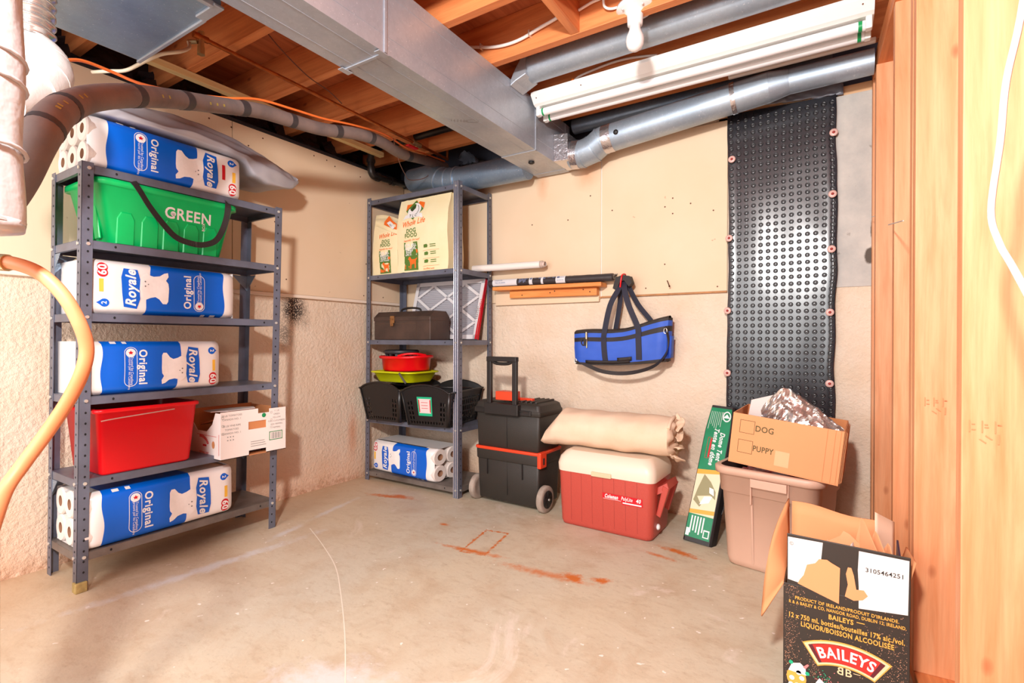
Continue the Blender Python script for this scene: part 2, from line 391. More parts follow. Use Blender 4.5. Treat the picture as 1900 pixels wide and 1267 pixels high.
    def text(s, txt, mp, u, v, size, m=0, w=.0006, bold=0, shear=0, rot=0, sx=1, align='C', arc=0):
        vs, fs = textmesh(txt, bold, shear, align); c, sn = math.cos(rot), math.sin(rot); out = []
        for x, y in vs:
            x, y = x*size*sx, y*size
            if arc:
                th = x/arc; x, y = (arc+y)*math.sin(th), (arc+y)*math.cos(th)-arc
            out.append(mp(u+x*c-y*sn, v+x*sn+y*c, w))
        return s.add(out, fs, m)
def frame(t):
    t = t.normalized(); a = t.cross(V((0, 0, 1)) if abs(t.z) < .9 else V((1, 0, 0))).normalized(); return a, t.cross(a)
def smoothpath(P, r, sub):
    n = len(P); rr = list(r) if isinstance(r, (list, tuple)) else [r]*n; out = []; ro = []
    for i in range(n-1):
        p0, p1, p2, p3 = P[max(i-1, 0)], P[i], P[i+1], P[min(i+2, n-1)]
        for k in range(sub):
            t = k/sub
            out.append(.5*((2*p1)+(p2-p0)*t+(2*p0-5*p1+4*p2-p3)*t*t+(3*p1-p0-3*p2+p3)*t**3)); ro.append(rr[i]+(rr[i+1]-rr[i])*t)
    out.append(P[-1]); ro.append(rr[-1]); return out, ro
_TX = {}
def textmesh(txt, bold, shear, align):
    k = (txt, bold, shear, align)
    if k in _TX: return _TX[k]
    cu = bpy.data.curves.new('t', 'FONT'); cu.body = txt; cu.size = 1; cu.offset = bold; cu.shear = shear
    cu.align_x = {'C': 'CENTER', 'L': 'LEFT', 'R': 'RIGHT'}[align]; cu.align_y = 'CENTER'; cu.resolution_u = 3; cu.space_character = 1+bold*4
    o = bpy.data.objects.new('t', cu); COL.objects.link(o)
    dg = bpy.context.evaluated_depsgraph_get(); me = o.evaluated_get(dg).to_mesh()
    r = ([(q.co.x, q.co.y) for q in me.vertices], [list(p.vertices) for p in me.polygons])
    o.evaluated_get(dg).to_mesh_clear(); bpy.data.objects.remove(o); bpy.data.curves.remove(cu); _TX[k] = r; return r
def plane(O, Uv, Vv):
    O, Uv, Vv = V(O), V(Uv), V(Vv); N = Uv.cross(Vv).normalized()
    return lambda u, v, w=0: O+Uv*u+Vv*v+N*w

PRINT = ('print', 'lettering', 'marks', 'badge', 'number', 'label', 'shield', 'drop', 'stamp', 'screw_heads', 'screws', 'line', 'highlight', 'picture', 'seam', 'crease', 'monogram', 'patch', 'stripe')
def clusters(mb):
    par = list(range(len(mb.v)))
    def fd(a):
        while par[a] != a: par[a] = par[par[a]]; a = par[a]
        return a
    for f in mb.f:
        r0 = fd(f[0])
        for q in f[1:]: par[fd(q)] = r0
    bb = {}
    for f in mb.f:
        for q in f:
            r = fd(q); p = mb.v[q]; b = bb.get(r)
            if b is None: bb[r] = [p[0], p[1], p[2], p[0], p[1], p[2]]
            else:
                for k in range(3): b[k] = min(b[k], p[k]); b[k+3] = max(b[k+3], p[k])
    if len(bb) < 2 or len(bb) > 400: return None
    ks = list(bb); g = {k: k for k in ks}
    def fg(a):
        while g[a] != a: a = g[a]
        return a
    e = .0025
    for i, a in enumerate(ks):
        for b in ks[i+1:]:
            if fg(a) != fg(b) and all(bb[a][k]-e <= bb[b][k+3] and bb[b][k]-e <= bb[a][k+3] for k in range(3)): g[fg(b)] = fg(a)
    rs = sorted({fg(k) for k in ks}, key=lambda k: ks.index(k))
    return None if len(rs) < 2 else [[i for i, f in enumerate(mb.f) if fg(fd(f[0])) == r] for r in rs]
def obj(name, mb, mats, parent=None, **k):
    cl = clusters(mb) if parent else None
    if not cl: return obj1(name, mb, mats, parent, **k)
    if any(q in name for q in PRINT):
        o = obj1(name, mb, mats, parent, **k); o['kind'] = 'stuff'; return o
    out = None
    for c in cl:
        m = MB(); mp_ = {}
        for i in c:
            f = []
            for q in mb.f[i]:
                if q not in mp_: mp_[q] = len(m.v); m.v.append(mb.v[q])
                f.append(mp_[q])
            m.f.append(f); m.m.append(mb.m[i]); m.s.append(mb.s[i])
        o = obj1(name, m, mats, parent, **k); out = out or o
    return out
def obj1(name, mb, mats, parent=None, bevel=0, seg=2, solid=0, sub=0):
    me = bpy.data.meshes.new(name); me.from_pydata(mb.v, [], mb.f)
    mats = mats if isinstance(mats, (list, tuple)) else [mats]
    for m in mats: me.materials.append(m)
    me.polygons.foreach_set('material_index', [min(x, len(mats)-1) for x in mb.m]); me.polygons.foreach_set('use_smooth', mb.s); me.update()
    o = bpy.data.objects.new(name, me); COL.objects.link(o)
    if parent: o.parent = parent
    if solid: q = o.modifiers.new('s', 'SOLIDIFY'); q.thickness = solid; q.offset = 0
    if sub: q = o.modifiers.new('u', 'SUBSURF'); q.levels = sub; q.render_levels = sub
    if bevel:
        q = o.modifiers.new('b', 'BEVEL'); q.width = bevel; q.segments = seg; q.limit_method = 'ANGLE'; q.angle_limit = math.radians(40); q.harden_normals = False
    return o
def tag(o, label, cat, group=None):
    o['label'] = label; o['category'] = cat
    if group: o['group'] = group
    return o
def thing(name, label, cat, loc=(0, 0, 0), rz=0, group=None):
    o = bpy.data.objects.new(name, None); COL.objects.link(o); o.location = loc; o.rotation_euler = (0, 0, rz)
    o.empty_display_size = .1; return tag(o, label, cat, group)
def struct(o): o['kind'] = 'structure'; return o
def lab(o, s): o['label'] = s; return o
def rrect(cx, cy, z, hx, hy, r, n=5):
    P = []
    for sx, sy, a0 in ((1, 1, 0), (-1, 1, PI/2), (-1, -1, PI), (1, -1, 3*PI/2)):
        for i in range(n+1):
            a = a0+PI/2*i/n; P.append(V((cx+sx*(hx-r)+r*math.cos(a), cy+sy*(hy-r)+r*math.sin(a), z)))
    return P
def unrr(cx, cy, hx, hy): return None
def wm(o):
    m = Matrix.Identity(4)
    while o is not None: m = o.matrix_basis @ m; o = o.parent
    return m
def wobj(name, mb, mats, parent, **k):
    """mesh given in room coordinates, hung under a parent that stands somewhere"""
    inv = wm(parent).inverted(); mb.v = [tuple(inv @ V(p)) for p in mb.v]
    return obj(name, mb, mats, parent, **k)
def share(o, parent, loc=(0, 0, 0), rot=(0, 0, 0)):
    c = o.copy(); COL.objects.link(c); c.parent = parent; c.location = loc; c.rotation_euler = rot; return c
def nz(x, y, z=0, s=1.0): return mnoise.noise(V((x*s, y*s, z*s)))

# ================================================================== room shell
fl = struct(obj('floor', MB().grid(lambda a, b: (-.05+3.6*a, -4.6+4.65*b, 0), 1, 1, sm=False), FLOORM))
wl = MB().box(-.30, -.012, -4.6, .30, -.1, 2.02)
WL = struct(obj('wall_left', wl, STUCCOL))
wb = MB().box(-.012, 2.62, .012, .30, -.1, 2.0).box(2.62, 3.4, .008, .30, -.1, 1.14); WB = struct(obj('wall_back', wb, STUCCO))
obj('bare_concrete', MB().box(2.60, 3.4, .002, .30, 1.14, 1.985), CONC, WB)
for x0, x1, z0, z1 in ((.001, 1.503, 1.135, 1.985), (1.508, 2.165, 1.147, 1.985)):
    obj('wall_panel', MB().box(x0, x1, 0, .012, z0, z1), PANEL, WB, bevel=.002)
obj('wall_panel', MB().box(.80, 1.498, -.012, -.0005, 1.118, 1.236), PANEL, WB, bevel=.003)
for y0, y1 in ((-4.6, -2.456), (-2.453, -1.236), (-1.233, -.002)):
    obj('wall_panel', MB().box(-.012, 0, y0, y1, 1.160, 2.018), PANEL, WL, bevel=.001)
m = MB()
for x, z in ((1.03, 1.93), (1.44, 1.72), (1.30, 1.60), (1.86, 1.60), (1.99, 1.60), (1.90, 1.64), (1.57, 1.62), (1.86, 1.30), (1.90, 1.56), (1.06, 1.60), (1.6, 1.17), (1.76, 1.18), (2.12, 1.17), (2.10, 1.55)):
    m.cyl((x, -.0012, z), (x, .003, z), .004, n=8)
sc = obj('screw_heads', m, NAILM, WB); sc['kind'] = 'stuff'
m = MB()
for y, z in ((-1.24, 1.985), (-1.35, 1.99), (-1.07, 1.985), (-1.15, 1.92), (-.75, 1.99), (-.60, 1.97), (-.66, 1.99), (-1.0, 1.55), (-.93, 1.24), (-1.95, 1.9), (-1.62, 1.98), (-.40, 1.96), (-.35, 1.40), (-.20, 1.19), (-.37, 1.19)):
    m.cyl((-.003, y, z), (.0012, y, z), .004, n=8)
sc = obj('screw_heads', m, NAILM, WL); sc['kind'] = 'stuff'
struct(obj('trim_1', MB().box(-.012, .016, -2.75, -.004, 1.140, 1.158), M('pale_ledge', (240, 224, 206), .7), bevel=.003))
m = MB().box(1.50, 2.165, -.006, .012, 1.139, 1.146)
obj('panel_gap', MB().box(1.5028, 1.5082, .006, .0115, 1.147, 1.985), WHITEP, WB)
struct(obj('trim_2', m, M('torn_panel_edge', (196, 140, 92), .8, var=.3, vs=30)))

# sill, rim space, vapour sheet
sl = MB().box(-.30, .006, -3.4, .30, 2.02, 2.034).box(-.30, -.27, -3.4, .30, 2.03, 2.32).box(-.30, 3.4, .24, .27, 2.0, 2.32)
m = MB()
m.grid(lambda a, b: (-.27+.28*b, -2.8+2.84*a, 2.036+.05*(1-b)+.02*nz(a*30, b*4)), 90, 6)
rim = struct(obj('trim_3', sl, BLKPOLY)); obj('poly_sheet', m, BLKPOLY, rim)
m = MB().grid(lambda a, b: (-.2+3.2*a, .235-.03*nz(a*26, b*3, 2)-.05, 1.99+.34*b), 90, 8)
obj('poly_sheet', m, M('dim_poly', (74, 76, 88), .3, bump=.8, bs=12), rim)
m = MB()
for k in range(7):     # sagging black insulation bags between the joists over the left wall
    y0 = -2.6+.345*k; m.grid(lambda a, b: (-.10-.10*math.sin(PI*b)*.2-.12*b+.03*nz(a*5+k, b*5), y0+.31*a, 2.05+.2*b*(1-.3*abs(a-.5)*2)+.03*nz(a*4, b*4, k)), 12, 10)
o = obj('insulation_bags', m, BLKPOLY, rim); o['kind'] = 'stuff'
sp = MB().box(2.12, 3.4, .012, .235, 1.985, 2.03); struct(obj('trim_4', sp, wood('sill_plate', (236, 190, 146), (220, 168, 120), 'x'), bevel=.002))
m = MB().grid(lambda a, b: (2.30+.34*a, -.012-.010*nz(a*14, b*6), 2.085-.10*b*(1-.3*(1-a))+.006*nz(a*9, b*3, 4)), 30, 10)
vs = tag(obj('vapour_sheet', m, GREYPOLY, solid=.002), 'grey plastic vapour sheet tucked over the wall top above the dimpled black membrane', 'plastic sheet')

FLR = bpy.data.objects['floor']
obj('scratch_line', MB().ribbon([(.493, -1.136, .0004), (.705, -1.228, .0004), (.929, -1.339, .0004), (1.123, -1.471, .0004), (1.349, -1.640, .0004), (1.559, -1.813, .0004)], (1, .3, 0), .0035, .0004), M('pale_scratch', (232, 222, 206), .7), FLR)
# ceiling: subfloor with joists and bridging
CEIL = struct(obj('ceiling', MB().box(-.30, 3.4, -4.6, .30, 2.316, 2.335), W_SUB))
for x in [i*.20-.28 for i in range(18)]:
    pass
J0 = None
for y in (-.105, -.41, -.775, -1.11, -1.465, -1.80, -2.14, -2.48, -2.82, -3.16, -3.5, -3.84, -4.2, -4.5):
    if J0 is None: J0 = obj('joist', MB().box(-.27, 3.40, -.038, 0, 2.13, 2.315), W_JOIST, CEIL, bevel=.002); J0.location = (0, y, 0)
    else: j = J0.copy(); COL.objects.link(j); j.location = (0.0, y, 0); j.parent = CEIL
for x, y0, y1, z in ((1.705, -1.11, -.813, 2.132), (1.66, -1.465, -1.148, 2.135), (.32, -.41, -.143, 2.14), (1.56, -.41, -.143, 2.16)):
    obj('bridging', MB().box(x, x+.038, y0, y1, z, 2.315), W_BLOCK, CEIL, bevel=.002)

# right partition: studs, plates, board behind them, turned 2.5 degrees
PT = thing('wall_right', '', ''); del PT['label']; del PT['category']; PT['kind'] = 'structure'
PT.location = (2.744, 0, 0); PT.rotation_euler = (0, 0, math.radians(2.47))
obj('backing_board', MB().box(.0895, .10, -4.5, .0, 0, 2.13), W_SUB, PT)
S0 = None
for y in (0.0, -.135, -.565, -.915, -.955, -1.395, -1.84, -2.28, -2.72, -3.16, -3.6, -4.04):
    if S0 is None: S0 = obj('stud', MB().box(0, .089, -.038, 0, .038, 2.012), W_STUD, PT, bevel=.002)
    else: s_ = S0.copy(); COL.objects.link(s_); s_.location = (0.003*math.sin(y*9), y, 0); s_.parent = PT
obj('bottom_plate', MB().box(0, .089, -4.5, 0, 0, .038), W_BLOCK, PT, bevel=.002)
for k in range(2): obj('top_plate', MB().box(0, .089, -4.5, 0, 2.012+k*.0385, 2.0495+k*.0385), W_BLOCK, PT, bevel=.002)
m = MB()     # grade stamps
for (y, z0, x0) in ((-1.4335, .735, .010), (-.995, .735, .018)):
    mp = lambda u, v, w, y=y, z0=z0, x0=x0: V((x0+u, y-.0004-w, z0+v))
    for k in range(3):
        m.rect(.018*k, .018*k+.002, 0, .022, mp); m.rect(.018*k+.004, .018*k+.010, .004+.005*k, .006+.005*k, mp); m.rect(.018*k+.004, .018*k+.009, .014, .016, mp)
    m.flat([(.014, -.012), (.024, -.020), (.025, -.018), (.017, -.012)], mp).flat([(.034, -.012), (.024, -.004), (.023, -.006), (.031, -.012)], mp); m.rect(.040, .043, -.02, -.002, mp)
g = obj('grade_stamp', m, M('faint_stamp_ink', (206, 138, 92), .7), PT)
for y, z, x, l in ((-.60, 1.37, -.004, .10), (-.95, 1.22, .0, .06)):
    pass
# small brad nails bridging the stud gaps
tag(obj('nail', MB().cyl((2.738, -.10, 1.415), (2.757, -.165, 1.410), .0014, n=6), BOLT), 'thin bright nail spanning the gap between the two studs nearest the concrete', 'nail')
tag(obj('nail', MB().cyl((2.758, -.60, 1.285), (2.772, -.86, 1.245), .0020, n=6), BOLT), 'long pale nail slanting between the wider middle studs of the partition', 'nail')

# ================================================================== steel shelving
def steel_unit(name, label, base, W, D, H, zs, sh, long_axis, lipz=.028):
    """base corner on the floor; W along the wall axis, D across; sh = lean per metre"""
    t = thing(name, label, 'shelving unit', base, 0, 'grey steel shelving units')
    X, Y = (D, W) if long_axis == 'y' else (W, D)
    lean = lambda x, y, z: (x+sh[0]*z, y+sh[1]*z, z)
    k = .034
    for cx, sx in ((0, 1), (X, -1)):
        for cy, sy in ((0, 1), (Y, -1)):
            m = MB()
            a, b = sorted((cx, cx+sx*k)); c, d = sorted((cy, cy+sy*.002)); m.box(a, b, c, d, 0, H, 0, lean)
            a, b = sorted((cx, cx+sx*.002)); c, d = sorted((cy, cy+sy*k)); m.box(a, b, c, d, 0, H, 0, lean)
            z = .03
            while z < H-.01:
                fx = cx-sx*.0006; fy = cy-sy*.0006; u = cx+sx*.020; v = cy+sy*.020
                m.add([lean(u+.0035*math.cos(q*PI/4), fy, z+.0045*math.sin(q*PI/4)) for q in range(8)], [list(range(8))], 1)
                m.add([lean(fx, v+.0035*math.cos(q*PI/4), z+.0045*math.sin(q*PI/4)) for q in range(8)], [list(range(8))], 1)
                z += .0381
            if name.endswith('narrow'): pass
            o = obj('post', m, [STEEL, HOLE], t)
            bm_ = MB()
            for zz in zs:
                for hh in (.014,):
                    p = lean(cx+sx*.020, cy-sy*.001, zz-hh); bm_.cyl(p, (p[0], p[1]-sy*.004, p[2]), .006, n=8)
                    p = lean(cx-sx*.001, cy+sy*.020, zz-hh); bm_.cyl(p, (p[0]-sx*.004, p[1], p[2]), .006, n=8)
            q = obj('bolts', bm_, BOLT, o); q['kind'] = 'stuff'
    for i, zz in enumerate(zs):
        m = MB(); dx, dy = sh[0]*zz, sh[1]*zz; e = .0025
        x0, x1, y0, y1 = e+dx, X-e+dx, e+dy, Y-e+dy
        m.box(x0, x1, y0, y1, zz-.0015, zz)
        for a in ((x0, x0+.0015, y0, y1), (x1-.0015, x1, y0, y1), (x0, x1, y0, y0+.0015), (x0, x1, y1-.0015, y1)): m.box(*a, zz-lipz, zz-.001)
        for a in ((x0, x0+.012, y0, y1), (x1-.012, x1, y0, y1), (x0, x1, y0, y0+.012), (x0, x1, y1-.012, y1)): m.box(*a, zz-lipz-.001, zz-lipz)
        hz = zz-.014
        if long_axis == 'y':
            for y in (y0+.10, y1-.075): m.add([(x1+.0006, y+.004*math.cos(q*PI/4), hz+.005*math.sin(q*PI/4)) for q in range(8)], [list(range(8))], 1)
        else:
            for x in (x0+.10, x1-.10): m.add([(x+.004*math.cos(q*PI/4), y0-.0006, hz+.005*math.sin(q*PI/4)) for q in range(8)], [list(range(8))], 1)
        obj('shelf', m, [STEEL_DIRTY if i == len(zs)-1 or zz < .2 else STEEL, HOLE], t)
    return t, lean
UA, leanA = steel_unit('steel_shelving', 'low grey steel shelving unit with six shelves along the left wall', (.053, -1.976, 0), .762, .285, 1.524,
                       (1.517, 1.252, .994, .696, .401, .136), (.0345, .0), 'y')
UB, leanB = steel_unit('steel_shelving', 'tall grey steel shelving unit with five shelves standing in the room corner', (.05, -.40, 0), .762, .335, 1.829,
                       (1.812, 1.318, .900, .397, .058), (-.024, .030), 'x')
# rounded beads on the near post of the corner unit
m = MB()
for a in (.728, .742, .757):
    m.tube([leanB(a, -.002, .002), leanB(a, -.002, 1.825)], .003, 8, sub=1)
obj('post_bead', m, M('worn_bright_steel', (190, 190, 200), .25, .7), UB)
for y, sy in ((.002, 1), (.76, -1)):
    m = MB()
    for zz in (1.25, .40): m.prism([(0, 0), (.075, 0), (0, -.075)], lambda u, v, w, y=y, sy=sy, zz=zz: V((.0345*zz+.003+w, y+sy*u, zz-.03+v)), 0, .002)
    for zz in (1.25, .40): m.prism([(0, 0), (.075, 0), (0, -.075)], lambda u, v, w, y=y, sy=sy, zz=zz: V((.0345*zz+.006+u, y+sy*w, zz-.03+v)), 0, .002)
    obj('corner_gusset', m, GALVB, UA)
m = MB().box(.264, .296, -.006, .03, 0, .036)
obj('post_foot', m, M('yellowed_foot_cap', (176, 150, 92), .7, var=.4, vs=60), UA, bevel=.003)

# ================================================================== ducts and pipes
dk = thing('square_duct', 'long square galvanised trunk duct hung below the joists towards the back wall', 'duct', (1.215, -1.9, 1.873))
X0, X1, Z0, Z1 = 1.114, 1.317, 1.873, 2.128
for n, (y0, y1, g) in enumerate(((-4.4, -1.45, 0), (-1.448, -.415, 0), (-.413, -.02, .002))):
    m = MB().box(X0-g, X1+g, y0, y1, Z0-g, Z1)
    for e in (X0+.052, X1-.052): m.box(e-.0015, e+.0015, y0, y1, Z0-g-.0012, Z0)
    for zz in (Z0+.06, Z1-.05): m.box(X1, X1+g+.0012, y0, y1, zz-.0012, zz+.0012)
    wobj('duct_section', m, GALV, dk, bevel=.003)
for y in (-1.449, -.414, -.075):
    m = MB(); m.box(X0-.004, X1+.004, y-.006, y+.006, Z0-.004, Z0); m.box(X1, X1+.004, y-.006, y+.006, Z0-.004, Z1); m.box(X0-.004, X0, y-.006, y+.006, Z0-.004, Z1)
    wobj('seam_strip', m, GALV, dk, bevel=.001)
for x, y in ((1.115, -1.44), (1.31, -1.45)): wobj('hanger_clip', MB().box(x-.012, x+.012, y-.03, y+.015, Z0-.007, Z0-.004), GALV, dk)
m = MB().lathe([(.0, 0), (.016, 0), (.018, -.006), (.010, -.012), (.0, -.012)], (1.215, -.28, Z0-.003), n=14)
wobj('plug', m, BLACKP, dk)
m = MB(); mp = plane((1.245, -.86, Z0-.0012), (-.8, -.6, 0), (.6, -.8, 0))
for r in (.030, .024):
    for q in range(20): a0, a1 = 2*PI*q/20, 2*PI*(q+1)/20; m.flat([(r*math.cos(a0), r*.55*math.sin(a0)), (r*math.cos(a1), r*.55*math.sin(a1)), ((r-.002)*math.cos(a1), (r-.002)*.55*math.sin(a1)), ((r-.002)*math.cos(a0), (r-.002)*.55*math.sin(a0))], mp)
for q in range(5): m.rect(.034+.014*q, .036+.014*q, -.014, .014, mp); m.rect(.034+.014*q, .042+.014*q, -.004+.004*(q % 2), -.002+.004*(q % 2), mp)
wobj('maker_stamp', m, GREYP, dk)

# take-off boot, elbow and round branch along the back wall
bt = thing('round_duct', 'round galvanised branch duct leaving the trunk duct above the back wall panel', 'duct', (1.6, -.13, 1.9))
m = MB().loft([[V((1.320, -.13+a*.09, 1.945+b*.075)) for a, b in ((-1, -1), (1, -1), (1, 1), (-1, 1))], [V((1.40, -.13+a*.085, 1.94+b*.072)) for a, b in ((-1, -1), (1, -1), (1, 1), (-1, 1))]], sm=False)
wobj('take_off_boot', m, FOILT, bt, bevel=.004)
def gored(path, r, n=24): return MB().tube(path, r, n, sub=1)
m = gored([(1.385, -.135, 1.918), (1.45, -.135, 1.912), (1.515, -.14, 1.925), (1.565, -.145, 1.955), (1.60, -.15, 1.962)], [.070, .073, .073, .072, .070])
for c0 in ((1.45, -.135, 1.912), (1.515, -.14, 1.925), (1.565, -.145, 1.955)):
    pass
wobj('adjustable_elbow', m, GALVP, bt)
for i, (a, b) in enumerate((((1.450, -.135, 1.912), (1.454, -.135, 1.9125)), ((1.512, -.14, 1.924), (1.518, -.14, 1.927)), ((1.563, -.145, 1.953), (1.569, -.145, 1.956)))):
    wobj('elbow_rib', MB().cyl(a, b, .0755, n=24), GALVP, bt)
m = MB().cyl((1.57, -.15, 1.955), (2.36, -.15, 2.030), .070, .066, n=28).cyl((2.36, -.15, 2.030), (2.44, -.15, 2.034), .066, .052, n=28).cyl((2.44, -.15, 2.034), (2.742, -.15, 2.036), .052, .050, n=28)
wobj('straight_pipe', m, GALVP, bt)
for a, b, r_ in (((1.585, -.15, 1.957), (1.635, -.15, 1.9615), .0725), ((1.40, -.134, 1.917), (1.44, -.134, 1.913), .0755), ((2.205, -.15, 2.0155), (2.225, -.15, 2.0175), .0705)):
    wobj('foil_tape_band', MB().cyl(a, b, r_, n=24), FOILT, bt)
m = MB().lathe([(0, 0), (.012, 0), (.013, .004), (.006, .008), (0, .008)], (1.672, -.219, 1.955), (0, -1, -.15), n=12); wobj('plug', m, BLACKP, bt)

t = tag(obj('round_duct', MB().cyl((1.335, .005, 2.135), (2.60, .005, 2.15), .042, n=24), GALVB), 'thin shadowed round duct tucked behind the last joist above the branch duct', 'duct')
t = thing('round_duct', 'straight round duct running in the joist bay behind the bare bulb', 'duct', (1.9, -.60, 2.17))
wobj('straight_pipe', MB().cyl((1.39, -.59, 2.185), (2.80, -.59, 2.195), .064, n=28), GALVP, t)
m = MB().loft([[V((1.319, -.60+a*.058, 2.112+b*.015)) for a, b in ((-1, -1), (1, -1), (1, 1), (-1, 1))], [V((1.345, -.60+a*.060, 2.14+b*.03)) for a, b in ((-1, -1), (1, -1), (1, 1), (-1, 1))], [V((1.40, -.60+a*.058, 2.188+b*.058)) for a, b in ((-1, -1), (1, -1), (1, 1), (-1, 1))]], sm=False)
wobj('take_off_boot', m, GALV, t, bevel=.004)

t = thing('round_duct', 'fat round duct with elbow above the corner shelving unit', 'duct', (.8, -.14, 1.89))
wobj('straight_pipe', MB().cyl((1.112, -.145, 1.905), (.60, -.15, 1.905), .076, n=28), GALVB, t)
m = MB().tube([(.62, -.15, 1.905), (.55, -.15, 1.907), (.49, -.148, 1.922), (.44, -.145, 1.945), (.38, -.14, 1.965), (.20, -.12, 1.975)], [.080, .081, .080, .078, .078, .076], 28, sub=1)
wobj('elbow', m, GALVB, t)
for a in ((.615, -.15, 1.905, 1, 0), (.545, -.15, 1.908, 1, -.1), (.47, -.147, 1.93, 1, -.5)):
    d = V((a[3], 0, a[4])).normalized(); p = V(a[:3]); wobj('elbow_rib', MB().cyl(p-d*.003, p+d*.003, .0845, n=28), GALVP, t)

# furnace side, upper left
t = thing('return_plenum', 'wide blue-grey sheet metal duct at the top left with a square folded end', 'duct', (.75, -2.4, 1.9))
m = MB().box(.492, 1.03, -3.5, -1.84, 1.90, 2.125); wobj('duct_body', m, GALVB, t, bevel=.004)
m = MB().box(.94, 1.05, -1.872, -1.842, 1.892, 1.90).box(.486, .94, -1.85, -1.838, 1.894, 1.902).box(1.03, 1.046, -2.6, -1.87, 1.888, 1.905)
wobj('folded_flange', m, GALV, t, bevel=.002)
fx_, fy_ = 1.622, -2.491
t = thing('foil_vent_pipe', 'tall shiny foil-wrapped vertical pipe at the left edge of the frame', 'pipe', (fx_, fy_, 1.05))
m = MB().loft([[V((fx_+(.055+.003*nz(a*3, z*6, 1)+.002*math.sin(z*31))*math.cos(a), fy_+(.055+.003*nz(a*3, z*6, 1)+.002*math.sin(z*31))*math.sin(a), z)) for a in [2*PI*i/40 for i in range(40)]] for z in [1.060+.0125*k for k in range(68)]])
wobj('foil_wrap', m, FOILW, t)
for z in (1.16, 1.25, 1.285, 1.40, 1.52):
    wobj('tie_band', MB().tube([V((fx_+.0575*math.cos(a), fy_+.0575*math.sin(a), z+.003*math.sin(3*a))) for a in [2*PI*i/24 for i in range(25)]], .003, 6, sub=1), FOILW, t)
wobj('end_collar', MB().lathe([(.03, 0), (.056, .006), (.058, .02), (.03, .02)], (fx_, fy_, 1.045)), FOILW, t)
EL = [(.728, -2.199, 1.705), (.760, -2.188, 1.668), (.795, -2.188, 1.622), (.832, -2.215, 1.570), (.866, -2.255, 1.525), (.900, -2.30, 1.48)]
t = thing('flexible_foil_hose', 'ribbed foil flex hose dropping to a white taped elbow beside the black insulated line', 'hose', (.74, -2.2, 1.6))
m = MB().loft([[V((.728+(.050+.007*math.sin(z*2*PI/.026)+.004*nz(a*2, z*20))*math.cos(a), -2.199+(.050+.007*math.sin(z*2*PI/.026)+.004*nz(a*2, z*20))*math.sin(a), z)) for a in [2*PI*i/28 for i in range(28)]] for z in [1.655+.003*k for k in range(82)]])
wobj('ribbed_hose', m, FOIL, t)
m = MB().tube(EL, [.050, .062, .064, .060, .058, .056], 24, sub=5); wobj('taped_elbow', m, TAPEW, t)
for k in (1, 2, 3):
    p = V(EL[k]).lerp(V(EL[k+1]), .4); d = (V(EL[k+1])-V(EL[k])).normalized(); wobj('tape_turn', MB().cyl(p-d*.009, p+d*.009, .0655, n=24), TAPEW, t, bevel=.003)

# insulated black line from the furnace to the far corner
hp = [(1.30, -2.42, 1.11), (1.375, -2.41, 1.122), (1.446, -2.400, 1.165), (1.478, -2.385, 1.225), (1.470, -2.366, 1.268), (1.382, -2.322, 1.329), (1.238, -2.234, 1.421), (1.137, -2.12, 1.500), (.952, -1.941, 1.610), (.803, -1.739, 1.708), (.737, -1.543, 1.778), (.707, -1.385, 1.806), (.693, -1.217, 1.831), (.696, -1.038, 1.873), (.68, -.871, 1.896), (.592, -.63, 1.925), (.464, -.30, 2.012), (.440, -.07, 2.040)]
hp = [(x, y, z) for x, y, z in hp]
t = thing('insulated_refrigerant_line', 'grey-brown foam-insulated line curving up from the left edge and over the low shelving', 'pipe', hp[0])
wobj('foam_sleeve', MB().tube(hp, [.0275]*len(hp), 18, sub=6), INSUL, t)
P, _ = smoothpath([V(p) for p in hp], 1, 12)
for k in (44, 60, 84, 98, 114, 131, 148, 162, 182): wobj('tape_band', MB().tube([P[k], P[k+1], P[k+2]], .0285, 18, sub=1), INSULT, t)
m = MB()
for k0, k1 in ((50, 58), (64, 70), (90, 96), (102, 110)):
    for k in range(k0, k1, 2):
        if nz(k*3.3, 1) > -.15:
            d = (P[k+1]-P[k]).normalized(); c = (V((2.6, -2.68, 1.0))-P[k]).normalized(); c = (c-d*c.dot(d)).normalized(); s = d.cross(c)
            q = P[k]+c*.0279; m.add([q-s*.004, q+s*.004, q+d*.010+s*.004, q+d*.010-s*.004], [(0, 1, 2, 3)])
wobj('printed_marks', m, INSULP, t)
oc = [(.80, -2.16, 1.663), (.723, -2.084, 1.723), (.677, -1.995, 1.744), (.701, -1.921, 1.730), (.763, -1.823, 1.725), (.784, -1.692, 1.755), (.756, -1.555, 1.812), (.735, -1.392, 1.842), (.719, -1.236, 1.866), (.711, -1.052, 1.903), (.70, -.86, 1.93), (.60, -.60, 1.965), (.47, -.30, 2.05), (.44, -.08, 2.075)]
t = tag(obj('extension_cord', MB().tube(oc, .0048, 8), CORDO), 'thin orange cord riding along the top of the insulated line', 'cord')
obj('cord_plug', MB().tube([(.835, -2.185, 1.648), (.81, -2.166, 1.658), (.79, -2.15, 1.670)], [.011, .012, .006], 10, sub=2), CORDO, t)
